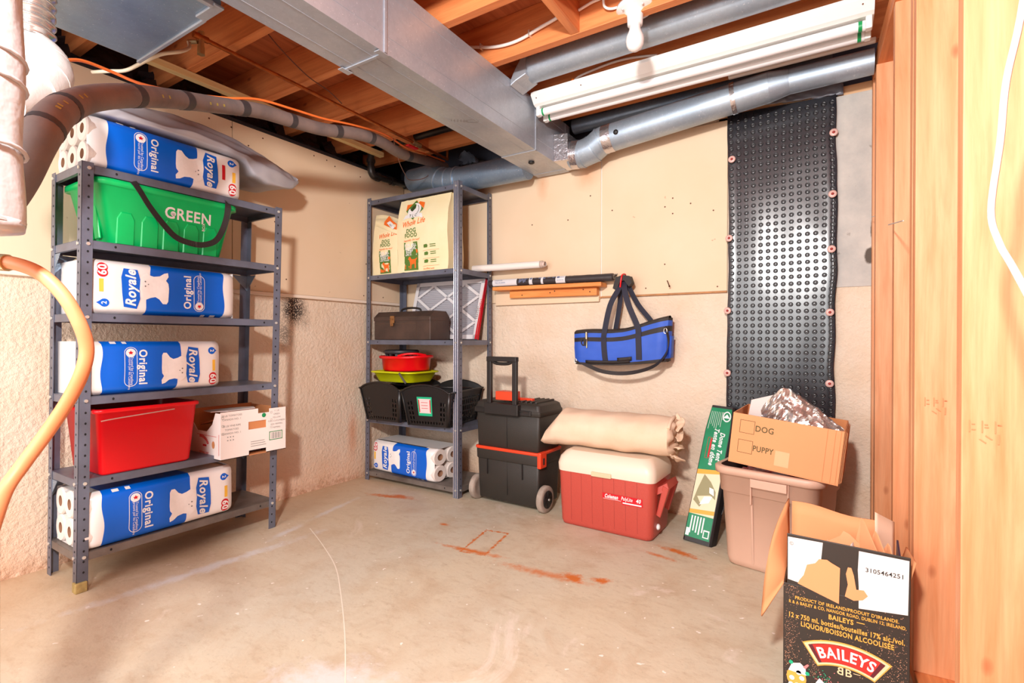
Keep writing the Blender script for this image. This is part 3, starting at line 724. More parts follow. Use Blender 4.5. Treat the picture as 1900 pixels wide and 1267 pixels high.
# pinkish hose loop close to the camera
oh = [(1.525, -2.466, 1.018), (1.551, -2.452, 1.016), (1.578, -2.435, 1.014), (1.599, -2.411, 1.0), (1.616, -2.389, .968), (1.624, -2.372, .926), (1.62, -2.362, .889), (1.615, -2.366, .851), (1.598, -2.377, .809), (1.583, -2.398, .761), (1.578, -2.425, .715), (1.582, -2.446, .68), (1.575, -2.46, .62)]
t = thing('condensate_hose', 'fat orange-pink hose looping out from the left edge in front of the shelving', 'hose', oh[0])
wobj('hose', MB().tube(oh, .0098, 14), HOSEO, t)
wobj('hose_barb', MB().cyl((1.548, -2.455, 1.0165), (1.572, -2.440, 1.0145), .0125, n=14).cyl((1.540, -2.458, 1.02), (1.540, -2.458, 1.035), .004, n=8), BRASS, t)
t = tag(obj('vent_stack', MB().lathe([(.050, 0), (.050, 1.01), (.048, 1.014), (0, 1.014)], (1.445, -2.471, 0), n=32), WHITE), 'white vertical edge of a pipe standing at the far left below the hose', 'pipe')

# copper, battens, drains
t = thing('copper_pipe', 'long copper pipe running under the joists with a red lever valve near the far corner', 'pipe', (.48, -1.6, 2.10))
wobj('tube', MB().cyl((.480, -1.62, 2.097), (.452, -.06, 2.093), .0085, n=12).cyl((.452, -.065, 2.085), (.452, -.065, 2.20), .0085, n=12), COPPER, t)
wobj('valve_body', MB().cyl((.458, -.40, 2.093), (.455, -.33, 2.093), .015, n=10).cyl((.456, -.365, 2.093), (.456, -.365, 2.066), .009, n=8), BRASS, t, bevel=.002)
wobj('valve_lever', MB().box(.440, .472, -.445, -.362, 2.058, 2.066), RED, t, bevel=.003)
t = thing('drain_valve', 'small brass drain valve hanging from the near end of the copper pipe', 'valve', (.48, -1.62, 2.05))
wobj('valve_body', MB().cyl((.480, -1.625, 2.12), (.478, -1.625, 2.035), .011, n=10).cyl((.478, -1.625, 2.06), (.478, -1.625, 2.03), .015, n=6).cyl((.478, -1.64, 2.075), (.45, -1.66, 2.072), .009, n=8), BRASS, t, bevel=.001)
wobj('coupling', MB().cyl((.480, -1.60, 2.097), (.480, -1.655, 2.097), .0125, n=12), COPPER, t)
tag(obj('drain_tubing', MB().tube([(.25, -1.90, 1.902), (.316, -1.867, 1.902), (.367, -1.835, 1.906), (.449, -1.806, 1.93), (.49, -1.770, 1.96), (.52, -1.72, 1.985), (.49, -1.675, 2.03), (.455, -1.66, 2.07)], .0065, 8), CREAMC), 'cream tubing looping from the brass drain valve behind the sheet metal duct', 'tube')
tag(obj('timber_batten', MB().box(.075, .112, -2.05, -.30, 2.098, 2.128), W_BATTEN, bevel=.002), 'long pale timber batten nailed under the joists beside the left wall', 'batten')
tag(obj('wire', MB().tube([(.487, -1.403, 2.288), (.531, -1.317, 2.188), (.545, -1.191, 2.120), (.526, -1.06, 2.11), (.49, -.95, 2.10)], .0025, 6), WIREB), 'thin brown wire crossing the joist bays diagonally towards the copper pipe', 'wire')
tag(obj('wire', MB().tube([(.70, -.80, 1.93), (.60, -.66, 1.88), (.49, -.50, 1.87), (.40, -.36, 1.885), (.42, -.24, 1.93), (.44, -.18, 2.02), (.44, -.15, 2.10)], .0022, 6), WIREB), 'thin dark wire hanging in a loop above the corner shelving', 'wire')
t = thing('drain_pipe', 'black plastic drain pipe with elbow running along the top of the left wall', 'pipe', (.05, -.35, 2.0))
m = MB().cyl((.055, -.36, 2.13), (.055, -.36, 2.02), .022, n=16).tube([(.055, -.36, 2.03), (.055, -.355, 1.995), (.055, -.335, 1.975), (.055, -.30, 1.975)], .024, 16, sub=4).cyl((.055, -.31, 1.975), (.07, -.03, 1.985), .020, n=16)
wobj('pipe', m, ABS, t)
m = MB().cyl((.055, -.36, 2.075), (.055, -.36, 2.055), .028, n=16).cyl((.055, -.315, 1.975), (.056, -.29, 1.975), .028, n=16).cyl((.060, -.19, 1.98), (.062, -.16, 1.981), .028, n=16).cyl((.068, -.06, 1.984), (.069, -.03, 1.985), .028, n=16)
wobj('pipe_collar', m, ABS, t)
tag(obj('drain_pipe', MB().cyl((-.1, -.28, 2.185), (1.10, -.24, 2.205), .026, n=16), ABS), 'straight black drain pipe running inside the joist bay before the corner', 'pipe')
m = MB().grid(lambda a, b: (.50+.20*a+.02*nz(a*7, b*7), -.02+.12*math.sin(PI*b)*(.6+.4*math.sin(PI*a)), 2.05+.09*b*math.sin(PI*min(1, a+.2))+.02*nz(a*9, b*9, 3)), 18, 12)
tag(obj('crumpled_plastic', m, GREYPOLY), 'crumpled clear plastic stuffed above the wall behind the fat round duct', 'plastic sheet')

# ================================================================== lights and cables on the joists
t = thing('fluorescent_fixture', 'long white fluorescent strip light with two bare tubes under the joists', 'light fixture', (2.02, -.42, 2.07))
m = MB(); prof = [(-.495, 2.128), (-.497, 2.112), (-.468, 2.078), (-.452, 2.070), (-.35, 2.070), (-.335, 2.078), (-.305, 2.112), (-.305, 2.128)]
m.prism(prof, lambda y, z, x: V((x, y, z)), 1.335, 2.725); wobj('housing', m, WHITE, t, bevel=.0015)
m = MB()
for y in (-.438, -.364):
    wobj('tube', MB().cyl((1.362, y, 2.044), (2.700, y, 2.044), .018, n=20), TUBEW, t)
    m.cyl((1.372, y, 2.044), (1.381, y, 2.044), .0187, n=20).cyl((2.678, y, 2.044), (2.690, y, 2.044), .0187, n=20)
wobj('green_tube_ring', m, GRNCAP, t)
for x in (1.340, 2.700):
    m = MB()
    for y in (-.438, -.364): m.box(x, x+.020, y-.014, y+.014, 2.026, 2.071)
    wobj('lamp_holder', m, WHITE, t, bevel=.003)
wobj('screw_heads', MB().cyl((1.36, -.4825, 2.10), (1.36, -.4865, 2.098), .003, n=8).cyl((1.60, -.4825, 2.10), (1.60, -.4865, 2.098), .003, n=8).cyl((2.69, -.4825, 2.10), (2.69, -.4865, 2.098), .003, n=8), NAILM, t)
t = thing('bare_bulb_lamp', 'white bare bulb hanging in a round porcelain holder from the joist', 'lamp', (1.965, -.80, 2.13))
wobj('junction_box', MB().lathe([(.040, 2.16), (.040, 2.205), (0, 2.205)], (1.966, -.80, 0), n=24), GALV, t)
wobj('lamp_holder', MB().lathe([(.0, 2.163), (.069, 2.163), (.070, 2.153), (.062, 2.147), (.040, 2.143), (.030, 2.133), (.028, 2.095), (.024, 2.092), (0, 2.092)], (1.966, -.80, 0), n=32), PORC, t)
m = MB()
for a in (.3, 2.6, 4.0, 5.6): m.lathe([(0, 2.140), (.004, 2.141), (.004, 2.147)], (1.966+.052*math.cos(a), -.80+.052*math.sin(a), 0), n=8)
wobj('holder_screws', m, BOLT, t)
wobj('bulb', MB().lathe([(0, 1.996), (.012, 1.998), (.024, 2.006), (.031, 2.018), (.034, 2.033), (.033, 2.048), (.027, 2.063), (.022, 2.075), (.021, 2.098), (0, 2.098)], (1.966, -.80, 0), n=32), BULBW, t)

def cable(path, label, r=.0055): return tag(obj('cable', MB().tube(path, r, 8), CABLEW), label, 'cable', 'white cables on the joists and studs')
c = cable([(1.10, -1.02, 2.27), (1.151, -.823, 2.25), (1.22, -.826, 2.225), (1.329, -.826, 2.192), (1.41, -.826, 2.180), (1.482, -.826, 2.182), (1.56, -.826, 2.198), (1.638, -.826, 2.212), (1.715, -.826, 2.232)], 'white cable sagging along the joist face between trunk duct and bridging block', .007)
m = MB()
for x, z in ((1.27, 2.21), (1.52, 2.19)): m.box(x-.003, x+.003, -.835, -.813, z-.011, z+.013)
obj('cable_staple', m, BOLT, c)
cable([(1.745, -.826, 2.212), (1.80, -.828, 2.222), (1.847, -.83, 2.226), (1.90, -.86, 2.235)], 'short white cable coming out of the right side of the bridging block')
cable([(1.865, -.87, 2.27), (1.855, -.84, 2.20), (1.862, -.835, 2.178), (1.885, -.83, 2.168), (1.915, -.815, 2.176), (1.93, -.81, 2.185)], 'small white cable loop entering the box above the bare bulb', .005)
c = cable([(1.55, -.47, 2.128), (1.58, -.465, 2.152), (1.66, -.462, 2.165), (1.75, -.462, 2.172), (1.84, -.460, 2.168), (1.95, -.458, 2.148)], 'white cable feeding the fluorescent fixture from the joist behind it')
obj('cable_clamp', MB().cyl((1.548, -.472, 2.128), (1.552, -.470, 2.145), .008, n=10), ORP, c)
cable([(2.832, -1.76, 1.60), (2.822, -1.715, 1.376), (2.810, -1.690, 1.274), (2.806, -1.68, 1.192), (2.800, -1.662, 1.097), (2.802, -1.698, 1.042), (2.806, -1.75, .998), (2.80, -1.95, .88)], 'white cable hanging down the nearest stud at the right edge', .0045)
tag(obj('flat_conduit', MB().box(2.20, 2.745, -.215, -.195, 2.085, 2.105), M('white_strip', (236, 228, 220), .5), bevel=.004), 'thin white conduit strip above the narrow end of the branch duct', 'conduit')
# ================================================================== toilet paper packs
def make_pack(name, label, loc, rz, L=.50, H=.20, D=.25, flip=False, ends=True, red=False, seed=1, lean=0):
    t = thing(name, label, 'toilet paper', loc, rz, 'blue and white toilet paper packs on the shelves')
    r = .028
    def per(a, s):      # a in 0..1 around the section (y depth, z up), counter-clockwise seen from +x, starting mid-front
        P = rrect(D/2, H/2, 0, D/2, H/2, r, 4)
        n = len(P); q = (a % 1)*n; i = int(q); f = q-i; p = P[i % n]*(1-f)+P[(i+1) % n]*f; return p
    # front face function with soft bulges from the rolls inside
    def fr(s, v):
        e = min(1, (s+.001)/.03, (L-s+.001)/.03); e = max(0, e); e = 1-(1-e)**2
        edge = min(v, H-v); ro = 0 if edge > r else r-math.sqrt(max(0, r*r-(r-edge)**2))
        return -.004*math.sin(PI*v/H)-.0018*math.sin(s*2*PI/.105+seed)*math.sin(PI*v/H)+.0016*nz(s*22+seed, v*16)+ro+(1-e)*.02
    def mp(s, v, w=0):
        s = min(max(s, .0), L); return V((L-s if flip else s, fr(s, v)-w, H-v if flip else v))
    b0 = lambda v: .10*L+.004*math.sin(v*40+seed)
    b1 = lambda v: (.62+.05*v/H)*L+.003*math.sin(v*60)
    NV = 20; ks = [0, .02, .045, .07]+[None]*18
    def scol(i, v):
        a, b = b0(v), b1(v)
        if i <= 3: return [0, .012, .6*a, a][i]
        if i <= 15: return a+(b-a)*(i-3)/12
        return b+(L-b)*(i-15)/9 if i < 24 else L
    m = MB(); m.grid(lambda a, b: mp(scol(round(a*24), b*H), b*H), 24, NV, mf=lambda i, j: 1 if 3 <= i < 15 else 0)
    top = lambda s, d: V((L-s if flip else s, d, (0 if flip else H)+(1 if not flip else -1)*(.003*nz(s*20, d*20, seed)-.0 if d > r else 0)))
    def tp(s, d):
        e = max(0, min(1, (L-s+.001)/.03, (s+.001)/.03)); dr = (1-(1-(1-e))**2) if False else (1-e)*.010
        zz = H-dr+.003*nz(s*20, d*20, seed)*(1 if d > .03 else 0)-.004*(d/D); return V((L-s if flip else s, d, H-zz if flip else zz))
    f0 = fr(L/2, H); m.grid(lambda a, b: tp(scol(round(a*24), H), fr(scol(round(a*24), H), H)+b*(D-fr(scol(round(a*24), H), H))), 24, 6, mf=lambda i, j: 1 if 3 <= i < 15 else 0)
    # bottom, back, far end
    x = lambda s: L-s if flip else s; z = lambda v: H-v if flip else v
    m.add([(x(0), fr(0, 0), z(0)), (x(L), fr(L, 0), z(0)), (x(L), D, z(0)), (x(0), D, z(0))], [(0, 1, 2, 3)])
    m.add([(x(0), D, z(0)), (x(L), D, z(0)), (x(L), D, z(H-.004)), (x(0), D, z(H-.004))], [(0, 1, 2, 3)])
    m.grid(lambda a, b: V((x(L)+(-1 if flip else 1)*.016*math.sin(PI*a)**.5*math.sin(PI*b)**.5, fr(L, b*H)+a*(D-fr(L, b*H)), z(b*(H-.002)))), 8, 8)
    if not ends: m.add([(x(0), .02, z(0)), (x(0), D, z(0)), (x(0), D, z(H)), (x(0), .02, z(H))], [(0, 1, 2, 3)])
    body = obj('wrapper', m, [FILM, BLUEP], t)
    # rolls visible at the open end
    rr = H/4; nx_ = max(2, round(D/(H/2)))
    for i in range(nx_ if ends else 0):
        for j in range(2):
            cy, cz = (D/nx_)*(i+.5), H/2*(j+.5)*.99; k = MB()
            x0 = x(-.004+.003*nz(i, j, seed)); sgn = -1 if flip else 1
            ry = D/nx_/2
            for (r0, r1, dx0, dx1, mi) in ((1.0, 1.0, .006, .10, 0), (.93, 1.0, 0, .006, 0), (.40, .93, .001, 0, 0), (.36, .40, .018, .001, 1), (.0, .36, .018, .018, 1)):
                k.loft([[V((x0+sgn*dd, cy+ry*rq*math.cos(2*PI*q/20), cz+rr*rq*math.sin(2*PI*q/20))) for q in range(20)] for rq, dd in ((r0, dx0), (r1, dx1))], mi, (False, False))
            obj('toilet_roll', k, [ROLLW, CORE], t)
    # print: everything reads downwards along the face
    def tt(mb, txt, s, v, size, m_=0, **k): mb.text(txt, mp, s, v, size, m_, rot=-PI/2, **k)
    pr_ = MB()
    # shield behind the name
    sh = [(.715, .14), (.80, .13), (.815, .30), (.81, .58), (.80, .86), (.72, .89), (.700, .70), (.705, .5), (.70, .32)]
    pr_.flatc([(a*L, c*H) for a, c in sh], mp, 0, .0012)
    obj('blue_shield', pr_, BLUEP, t)
    tx = MB(); tt(tx, 'Royale', .755*L, .50*H, .046*H/.2, w=.0022, bold=.03, shear=.25)
    tt(tx, 'Original', .375*L, .50*H, .038*H/.2, w=.0012, bold=.028)
    for kk in range(3): tx.flat([(.815*L, (.46-.07*kk)*H), (.815*L, (.50-.07*kk)*H), (.835*L, (.475-.07*kk)*H)], mp, 0, .0014)
    tt(tx, 'Trusted by Canadians', .30*L, .43*H, .0125, w=.0012); tt(tx, 'Approuv\u00e9 par les Canadiens', .283*L, .43*H, .0125, w=.0012)
    ol = [(.292*L+.022*math.cos(a), (.78 if math.sin(a) > 0.001 else .24)*H+.022*math.sin(a)) for a in [2*PI*q/24 for q in range(24)]]
    il = [(.292*L+.0200*math.cos(a), (.78 if math.sin(a) > 0.001 else .24)*H+.0200*math.sin(a)) for a in [2*PI*q/24 for q in range(24)]]
    for q in range(24):
        q2 = (q+1) % 24; tx.flatc([ol[q], ol[q2], il[q2], il[q]], mp, 0, .0012)
    tx.disc(.292*L, .78*H, .0165, mp, 0, .0012)
    tx.rect(.16*L, .20*L, .955*H, .995*H, mp, 0, .0012); tx.rect(.24*L, .27*L, .955*H, .995*H, mp, 0, .0012)
    obj('white_lettering', tx, WHITEP, t)
    rd = MB(); s0, v0 = .292*L, .78*H
    rd.flat([(s0+.009*a, v0+.009*b) for a, b in ((0, 1), (.3, .4), (.9, .3), (.5, -.2), (.6, -.7), (0, -.4), (-.6, -.7), (-.5, -.2), (-.9, .3), (-.3, .4))], mp, 0, .002)
    rd.disc(.925*L, .245*H, .0165, mp, 0, .0012); rd.disc(.925*L, .145*H, .0165, mp, 0, .0012)
    if red: rd.rect(.845*L, .868*L, .38*H, .72*H, mp, 0, .0014, 1, 4)
    obj('red_print', rd, REDP, t)
    w6 = MB(); tt(w6, '60', .925*L, .195*H, .036, w=.002, bold=.03); obj('sixty_print', w6, WHITEP, t)
    dr = MB(); dr.disc(.915*L, .80*H, .015, mp, 0, .0012); dr.flat([(.922*L, .80*H+.0145), (.96*L, .80*H), (.922*L, .80*H-.0145)], mp, 0, .0013); obj('blue_drop', dr, BLUEP, t)
    d2 = MB(); tt(d2, '2', .916*L, .80*H, .022, w=.002, bold=.02); obj('drop_number', d2, WHITEP, t)
    yb = MB(); yb.rect(.920*L, .945*L, .36*H, .60*H, mp, 0, .0012, 1, 3); obj('orange_bar', yb, YELP, t)
    # white kitten photo as a plain flat silhouette
    kt = [(.515, .72), (.525, .77), (.55, .77), (.575, .68), (.60, .64), (.63, .66), (.66, .70), (.70, .66), (.715, .56), (.72, .42), (.705, .30), (.68, .22), (.655, .18), (.64, .22), (.61, .24), (.57, .22), (.54, .16), (.515, .14), (.512, .22), (.53, .30), (.515, .36), (.512, .46)]
    fm = MB(); fm.flatc([(a*L, c*H) for a, c in kt], mp, 0, .0010)
    fm.flat([(a*L, c*H) for a, c in ((.60, .62), (.68, .60), (.685, 1.0), (.655, 1.0))], mp, 0, .0008) if False else None
    obj('animal_print', fm, FURW, t)
    ey = MB(); ey.disc(.668*L, .44*H, .0028, mp, 0, .002); ey.disc(.668*L, .35*H, .0028, mp, 0, .002); ey.disc(.648*L, .40*H, .002, mp, 0, .002)
    obj('animal_print_eyes', ey, GREYP, t)
    return t
RZ = PI/2
make_pack('toilet_paper_pack', 'toilet paper pack under the grey cover on top of the left shelving', (.378, -1.955, 1.518), RZ, .55, .185, .27, red=True, seed=2)
make_pack('toilet_paper_pack', 'toilet paper pack lying upside down on the shelf below the green bin', (.362, -1.948, .995), RZ, .525, .197, .26, flip=True, seed=5, ends=False)
make_pack('toilet_paper_pack', 'toilet paper pack on the shelf right above the red bin', (.352, -1.955, .697), RZ, .475, .196, .26, seed=8, ends=False)
make_pack('toilet_paper_pack', 'toilet paper pack on the lowest shelf of the left shelving, below the red bin', (.345, -1.955, .137), RZ, .535, .205, .26, seed=11)
make_pack('toilet_paper_pack', 'toilet paper pack on the bottom shelf of the corner shelving, roll ends showing', (.085, -.375, .059), math.radians(-3), .545, .195, .225, flip=True, seed=14)

# ================================================================== grey cover over the top pack
def sect(y, xf, xb, zl, zt, zb):
    return [(xf, zl), (xf+.004, (zl+zt)/2), (xf-.03, zt-.012), ((xf*2+xb)/3, zt+.35*(zb-zt)), ((xf+xb)/2, zt+.72*(zb-zt)), (xb+.04, zb), (xb, zb-.02), (xb, zl+.02), ((xf+xb)/2, zl+.006)]
st = [(-1.985, .30, .10, 1.712, 1.75, 1.765), (-1.94, .36, .10, 1.714, 1.772, 1.80), (-1.85, .385, .08, 1.712, 1.768, 1.84), (-1.75, .395, .07, 1.714, 1.762, 1.875), (-1.62, .398, .07, 1.712, 1.758, 1.895), (-1.50, .40, .07, 1.708, 1.760, 1.89),
      (-1.40, .40, .07, 1.700, 1.755, 1.875), (-1.34, .385, .07, 1.655, 1.760, 1.865), (-1.26, .36, .08, 1.635, 1.765, 1.85), (-1.17, .33, .10, 1.640, 1.76, 1.815), (-1.09, .30, .15, 1.668, 1.745, 1.78), (-1.045, .27, .19, 1.700, 1.73, 1.745), (-1.03, .25, .21, 1.712, 1.722, 1.73)]
m = MB(); rings = []
for i, s_ in enumerate(st):
    rings.append([(x, s_[0], z) for x, z in sect(*s_)])
# refine by interpolation and add folds
fine = []
for i in range(len(rings)-1):
    for k in range(5):
        f = k/5; fine.append([tuple(a[q]*(1-f)+b[q]*f for q in range(3)) for a, b in zip(rings[i], rings[i+1])])
fine.append(rings[-1])
r2 = []
for rg in fine:
    n = len(rg); q = []
    for j in range(n):
        a, b = V(rg[j]), V(rg[(j+1) % n])
        for k in range(4):
            p = a.lerp(b, k/4); d = .014*nz(p.x*9, p.y*5, p.z*22)+.006*nz(p.x*20, p.y*12, p.z*30)
            fz = 1 if p.z > 1.725 or p.y > -1.38 else .15
            q.append(p+V((d*.8*fz, 0, d*fz)))
    r2.append(q)
m.loft(r2)
tag(obj('folded_cover', m, TARP, sub=1), 'dusty grey folded fabric cover draped over the topmost toilet paper pack', 'fabric cover')

# ================================================================== open-top bins
def bin_body(cx, cy, z0, z1, hx0, hy0, hx1, hy1, r=.04, th=.004, rim=.014, rimh=.016, n=5, m=0, mi=1):
    mb = MB()
    o = [rrect(cx, cy, z0, hx0-.008, hy0-.008, r*.8, n), rrect(cx, cy, z0+.008, hx0, hy0, r, n), rrect(cx, cy, z1-rimh, hx1, hy1, r, n), rrect(cx, cy, z1-rimh, hx1+rim, hy1+rim, r+rim, n), rrect(cx, cy, z1-.003, hx1+rim, hy1+rim, r+rim, n), rrect(cx, cy, z1, hx1+rim-.004, hy1+rim-.004, r+rim, n), rrect(cx, cy, z1, hx1-th, hy1-th, r, n)]
    mb.loft(o, m, (True, False))
    mb.loft([rrect(cx, cy, z1, hx1-th, hy1-th, r, n), rrect(cx, cy, z0+.012, hx0-th, hy0-th, r, n)], mi, (False, False)); mb.add(rrect(cx, cy, z0+.012, hx0-th, hy0-th, r, n), [list(range(4*(n+1)))], mi)
    return mb
t = thing('storage_bin', 'green plastic recycling bin with black carry strap on the second shelf', 'bin', (.235, -1.68, 1.253))
z0, z1 = 0, .232
m = bin_body(0, 0, z0, z1, .118, .205, .140, .247, .03, rim=.016, rimh=.022)
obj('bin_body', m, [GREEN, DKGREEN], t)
def gface(y, v, w=0):
    f = (v-z0)/(z1-z0); return V((.118+.022*f+w, y*(1-.0*(f)), v))
m = MB()
for y in (-.155, -.075, .0, .075, .15):
    m.loft([[gface(y-.030, .004, -.001), gface(y-.030, .10, -.001), gface(y-.018, .125, -.001), gface(y+.018, .125, -.001), gface(y+.030, .10, -.001), gface(y+.030, .004, -.001)], [gface(y-.026, .004, .003), gface(y-.026, .095, .003), gface(y-.015, .118, .003), gface(y+.015, .118, .003), gface(y+.026, .095, .003), gface(y+.026, .004, .003)]], 0, (False, True), sm=False)
o = obj('moulded_ribs', m, GREEN, t); o['kind'] = 'stuff'
m = MB()
for x in (-.06, .0, .06): m.box(x-.02, x+.02, -.232, -.222, .02, .14, 0, lambda X_, Y_, Z_: (X_, Y_+.012-(Z_)*.10, Z_))
obj('end_rib', m, GREEN, t, bevel=.004)
P = [(.10, -.145, .243), (.150, -.142, .238), (.166, -.125, .205), (.160, -.09, .155), (.158, -.045, .10), (.160, .0, .055), (.166, .05, .038), (.168, .10, .038), (.166, .15, .062), (.164, .18, .11), (.166, .198, .17), (.164, .205, .222), (.150, .206, .240), (.10, .206, .243)]
obj('carry_strap', MB().ribbon(P, lambda a: V((.1-1.1*min(1, abs(a-.5)*1.0), .65*(1 if a < .5 else -1), .55+.2*math.sin(9*a))), .023, .0025), STRAP, t)
mp = lambda u, v, w=0: gface(u, v, w+.001)
m = MB(); m.text('GREEN', mp, .062, .150, .062, 0, bold=.02, sx=.88)
m.text('BOX', mp, .122, .118, .016, 0, bold=.01, rot=PI/2)
for q in range(9): m.rect(.012+.009*q, .017+.009*q, .190+.003*math.sin(q*2.1), .196+.003*math.sin(q*2.1), mp)
m.disc(.004, .150, .010, mp); m.rect(.098, .108, .182, .198, mp)
obj('white_lettering', m, WHITEP, t)

t = thing('storage_bin', 'deep red plastic bin on the fifth shelf beside the white produce carton', 'bin', (.215, -1.755, .402))
m = bin_body(0, 0, 0, .245, .135, .155, .155, .172, .02, rim=.010, rimh=.014)
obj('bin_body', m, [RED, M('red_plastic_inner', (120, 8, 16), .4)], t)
obj('wire_handle', MB().tube([(.172, -.165, .205), (.174, -.12, .21), (.174, .06, .222), (.168, .066, .222)], .0022, 8, sub=3), M('handle_wire', (220, 190, 180), .3, .6), t)

def carton(t, x0, x1, y0, y1, z0, z1, th, mo, mi, name='panel'):
    for a in ((x1-th, x1, y0, y1), (x0, x0+th, y0, y1), (x0+th, x1-th, y0, y0+th), (x0+th, x1-th, y1-th, y1)):
        obj(name, MB().box(*a, z0, z1), mo, t, bevel=.0008)
    obj('base', MB().box(x0, x1, y0, y1, z0, z0+th), mo, t)
t = thing('produce_carton', 'open white tomato carton sticking out of the fifth shelf beside the red bin', 'box', (.26, -1.355, .384))
fx, H = .142, .205
# front panel with hand hole, top and bottom notch: built as strips
m = MB(); y0, y1 = -.152, .152
def fp(a, b, c, d): m.box(fx-.003, fx, a, b, c, d, 0)
fp(y0, -.03, 0, .115); fp(-.03, .055, 0.022, .115); fp(.055, y1, 0, .115); fp(-.03, -.028, 0, .022)
hh = MB()
for a, b, c, d in ((y0, -.03, .115, .150), (.055, y1, .115, .150), (y0, .015, .150, H), (.07, y1, .150, H-.006), (.015, .07, .150, H-.022)): fp(a, b, c, d)
obj('front_panel', m, CARDW, t)
m = MB().box(fx-.006, fx-.0035, -.04, .065, .10, .16); obj('inner_flap', m, CARDIN, t)
th = .003
m = MB(); m.prism([(-.143, 0), (.139, 0), (.139, .20), (.10, .20), (.075, .15), (.03, .115), (-.05, .115), (-.09, .15), (-.12, .2), (-.143, .2)], lambda u, v, w: V((u, y0+w, v)), 0, th); obj('side_panel', m, CARDW, t)
obj('side_panel', MB().box(-.143, .139, y1-th, y1, 0, .195), CARDIN, t)
obj('side_panel', MB().box(-.143, -.140, y0, y1, 0, .20), CARDIN, t)
obj('base', MB().box(-.143, .142, y0, y1, 0, .003), CARDIN, t)
m = MB().prism([(-.10, -.10), (.02, -.13), (.07, -.08), (.06, .05), (-.02, .09), (-.11, .03)], lambda u, v, w: V((u, v, .188+w+.18*(u+.1)*.3)), 0, .003)
obj('inner_flap', m, CARDW, t)
obj('inner_flap', MB().grid(lambda a, b: (-.09+.17*b, -.12+.20*a, .13+.045*b), 4, 4), CARDIN, t, solid=.003)
mp = lambda u, v, w=0: V((fx+.0005+w, u, v))
m = MB(); m.frame2(.068, .134, .052, .092, .003, mp); m.disc(.042, .184-.012, .010, mp, 0, .0007); obj('green_print', m, M('carton_green', (20, 140, 84), .5), t)
m = MB()
for k, l in enumerate(('28 LB TOMATOES', 'CANADA NO. 1', '25 LB VINE RIPE', 'TOMATOES', 'CANADA NO. 1')): m.text(l, mp, -.105, .188-.016*k-(.012 if k > 1 else 0), .0115, 0)
for k, l in enumerate(('11 LB', 'GREEN', 'YELLOW', 'FULL CUCUMBERS', 'RED PEPPERS', 'PEPPERS')): m.text(l, mp, .105, .186-.0155*k, .0105, 0)
for a in (-.148, .074):
    for k in range(3): m.frame2(a, a+.009, .176-.034*k, .185-.034*k, .001, mp)
for r_ in range(2):
    for k in range(3): m.rect(-.125+.012*k, -.120+.012*k, .094-.014*r_, .099-.014*r_, mp)
for k in range(3): m.rect(-.02, .045+.004*k, .058-.010*k, .0605-.010*k, mp, 0, .0006, 6)
for k in range(11): m.rect(.078+.0045*k, .078+.0045*k+(.001+.0012*(k*7 % 3)), .058, .086, mp)
obj('ink_print', m, INKG, t)
m = MB(); mq = lambda u, v, w=0: V((u, y0-.0006-w, v))
for q in range(10):
    a0, a1 = PI*.12+PI*.42*q/10, PI*.12+PI*.42*(q+.75)/10
    m.flat([(-.02+.075*math.cos(a), .045+.055*math.sin(a)) for a in (a0, a1)]+[(-.02+.06*math.cos(a), .045+.042*math.sin(a)) for a in (a1, a0)], mq)
m.text('519 446 3007', mq, .01, .022, .013, 0, bold=.01); m.rect(-.0, .03, .05, .058, mq)
m.rect(.128, .130, .02, .11, mq); m.rect(-.05, .11, .098, .0995, mq)
obj('red_print', m, M('carton_red_ink', (214, 40, 44), .5), t)
obj('hand_hole', MB().disc(.085, .062, .011, mq, 0, .0008, rv=.016), CARDIN, t)

# ================================================================== corner shelving contents
def bag_of_food(name, label, loc, W, Hh, D, fold, seed, rz=0):
    t = thing(name, label, 'dog food bag', loc, rz, 'cream dog food bags')
    def prof(v): return 1-.10*max(0, v-.8)/.2*1 if not fold else 1
    def frontp(u, v, w=0):
        f = v/Hh; dpt = D*.5*(1-max(0, (f-.70)/.30)**1.4*.92)
        b = .012*math.sin(PI*u/W)*math.sin(PI*min(1, f*1.1))+.004*nz(u*16+seed, v*14)
        sg = 0.0 if not fold else (-.06*max(0, f-.7)*(1))
        return V((u+(.012*math.sin(f*7+seed)*f if fold else .004*math.sin(f*9)), (D*.5-dpt)*.45-b-w, v-(.06*(u/W)**2*max(0, f-.75)*4 if fold else .004*nz(u*30, 2, seed))))
    def backp(u, v):
        p = frontp(u, v); f = v/Hh; return V((p.x, max(p.y+.004, D-.004-D*.55*max(0, (f-.6)/.4)), p.z))
    m = MB(); m.grid(lambda a, b: frontp(a*W, b*Hh), 16, 24); m.grid(lambda a, b: backp(a*W, b*Hh), 8, 12)
    for u in (0, W):
        m.grid(lambda a, b: frontp(u, b*Hh).lerp(backp(u, b*Hh), a)+V(((-.012 if u else .012)*math.sin(PI*a)*(1-b*.3), 0, 0)), 4, 14)
    m.grid(lambda a, b: frontp(a*W, Hh).lerp(backp(a*W, Hh), b), 8, 1); m.grid(lambda a, b: frontp(a*W, 0).lerp(backp(a*W, 0), b), 8, 1)
    obj('bag_body', m, DOGB, t)
    if fold:
        fl_ = MB(); fl_.grid(lambda a, b: frontp(W*(.10+.90*a), Hh*(.93-.20*a*b-.12*b), .005+.012*math.sin(PI*b)), 8, 6); obj('folded_top', fl_, DOGB, t)
    return t, frontp
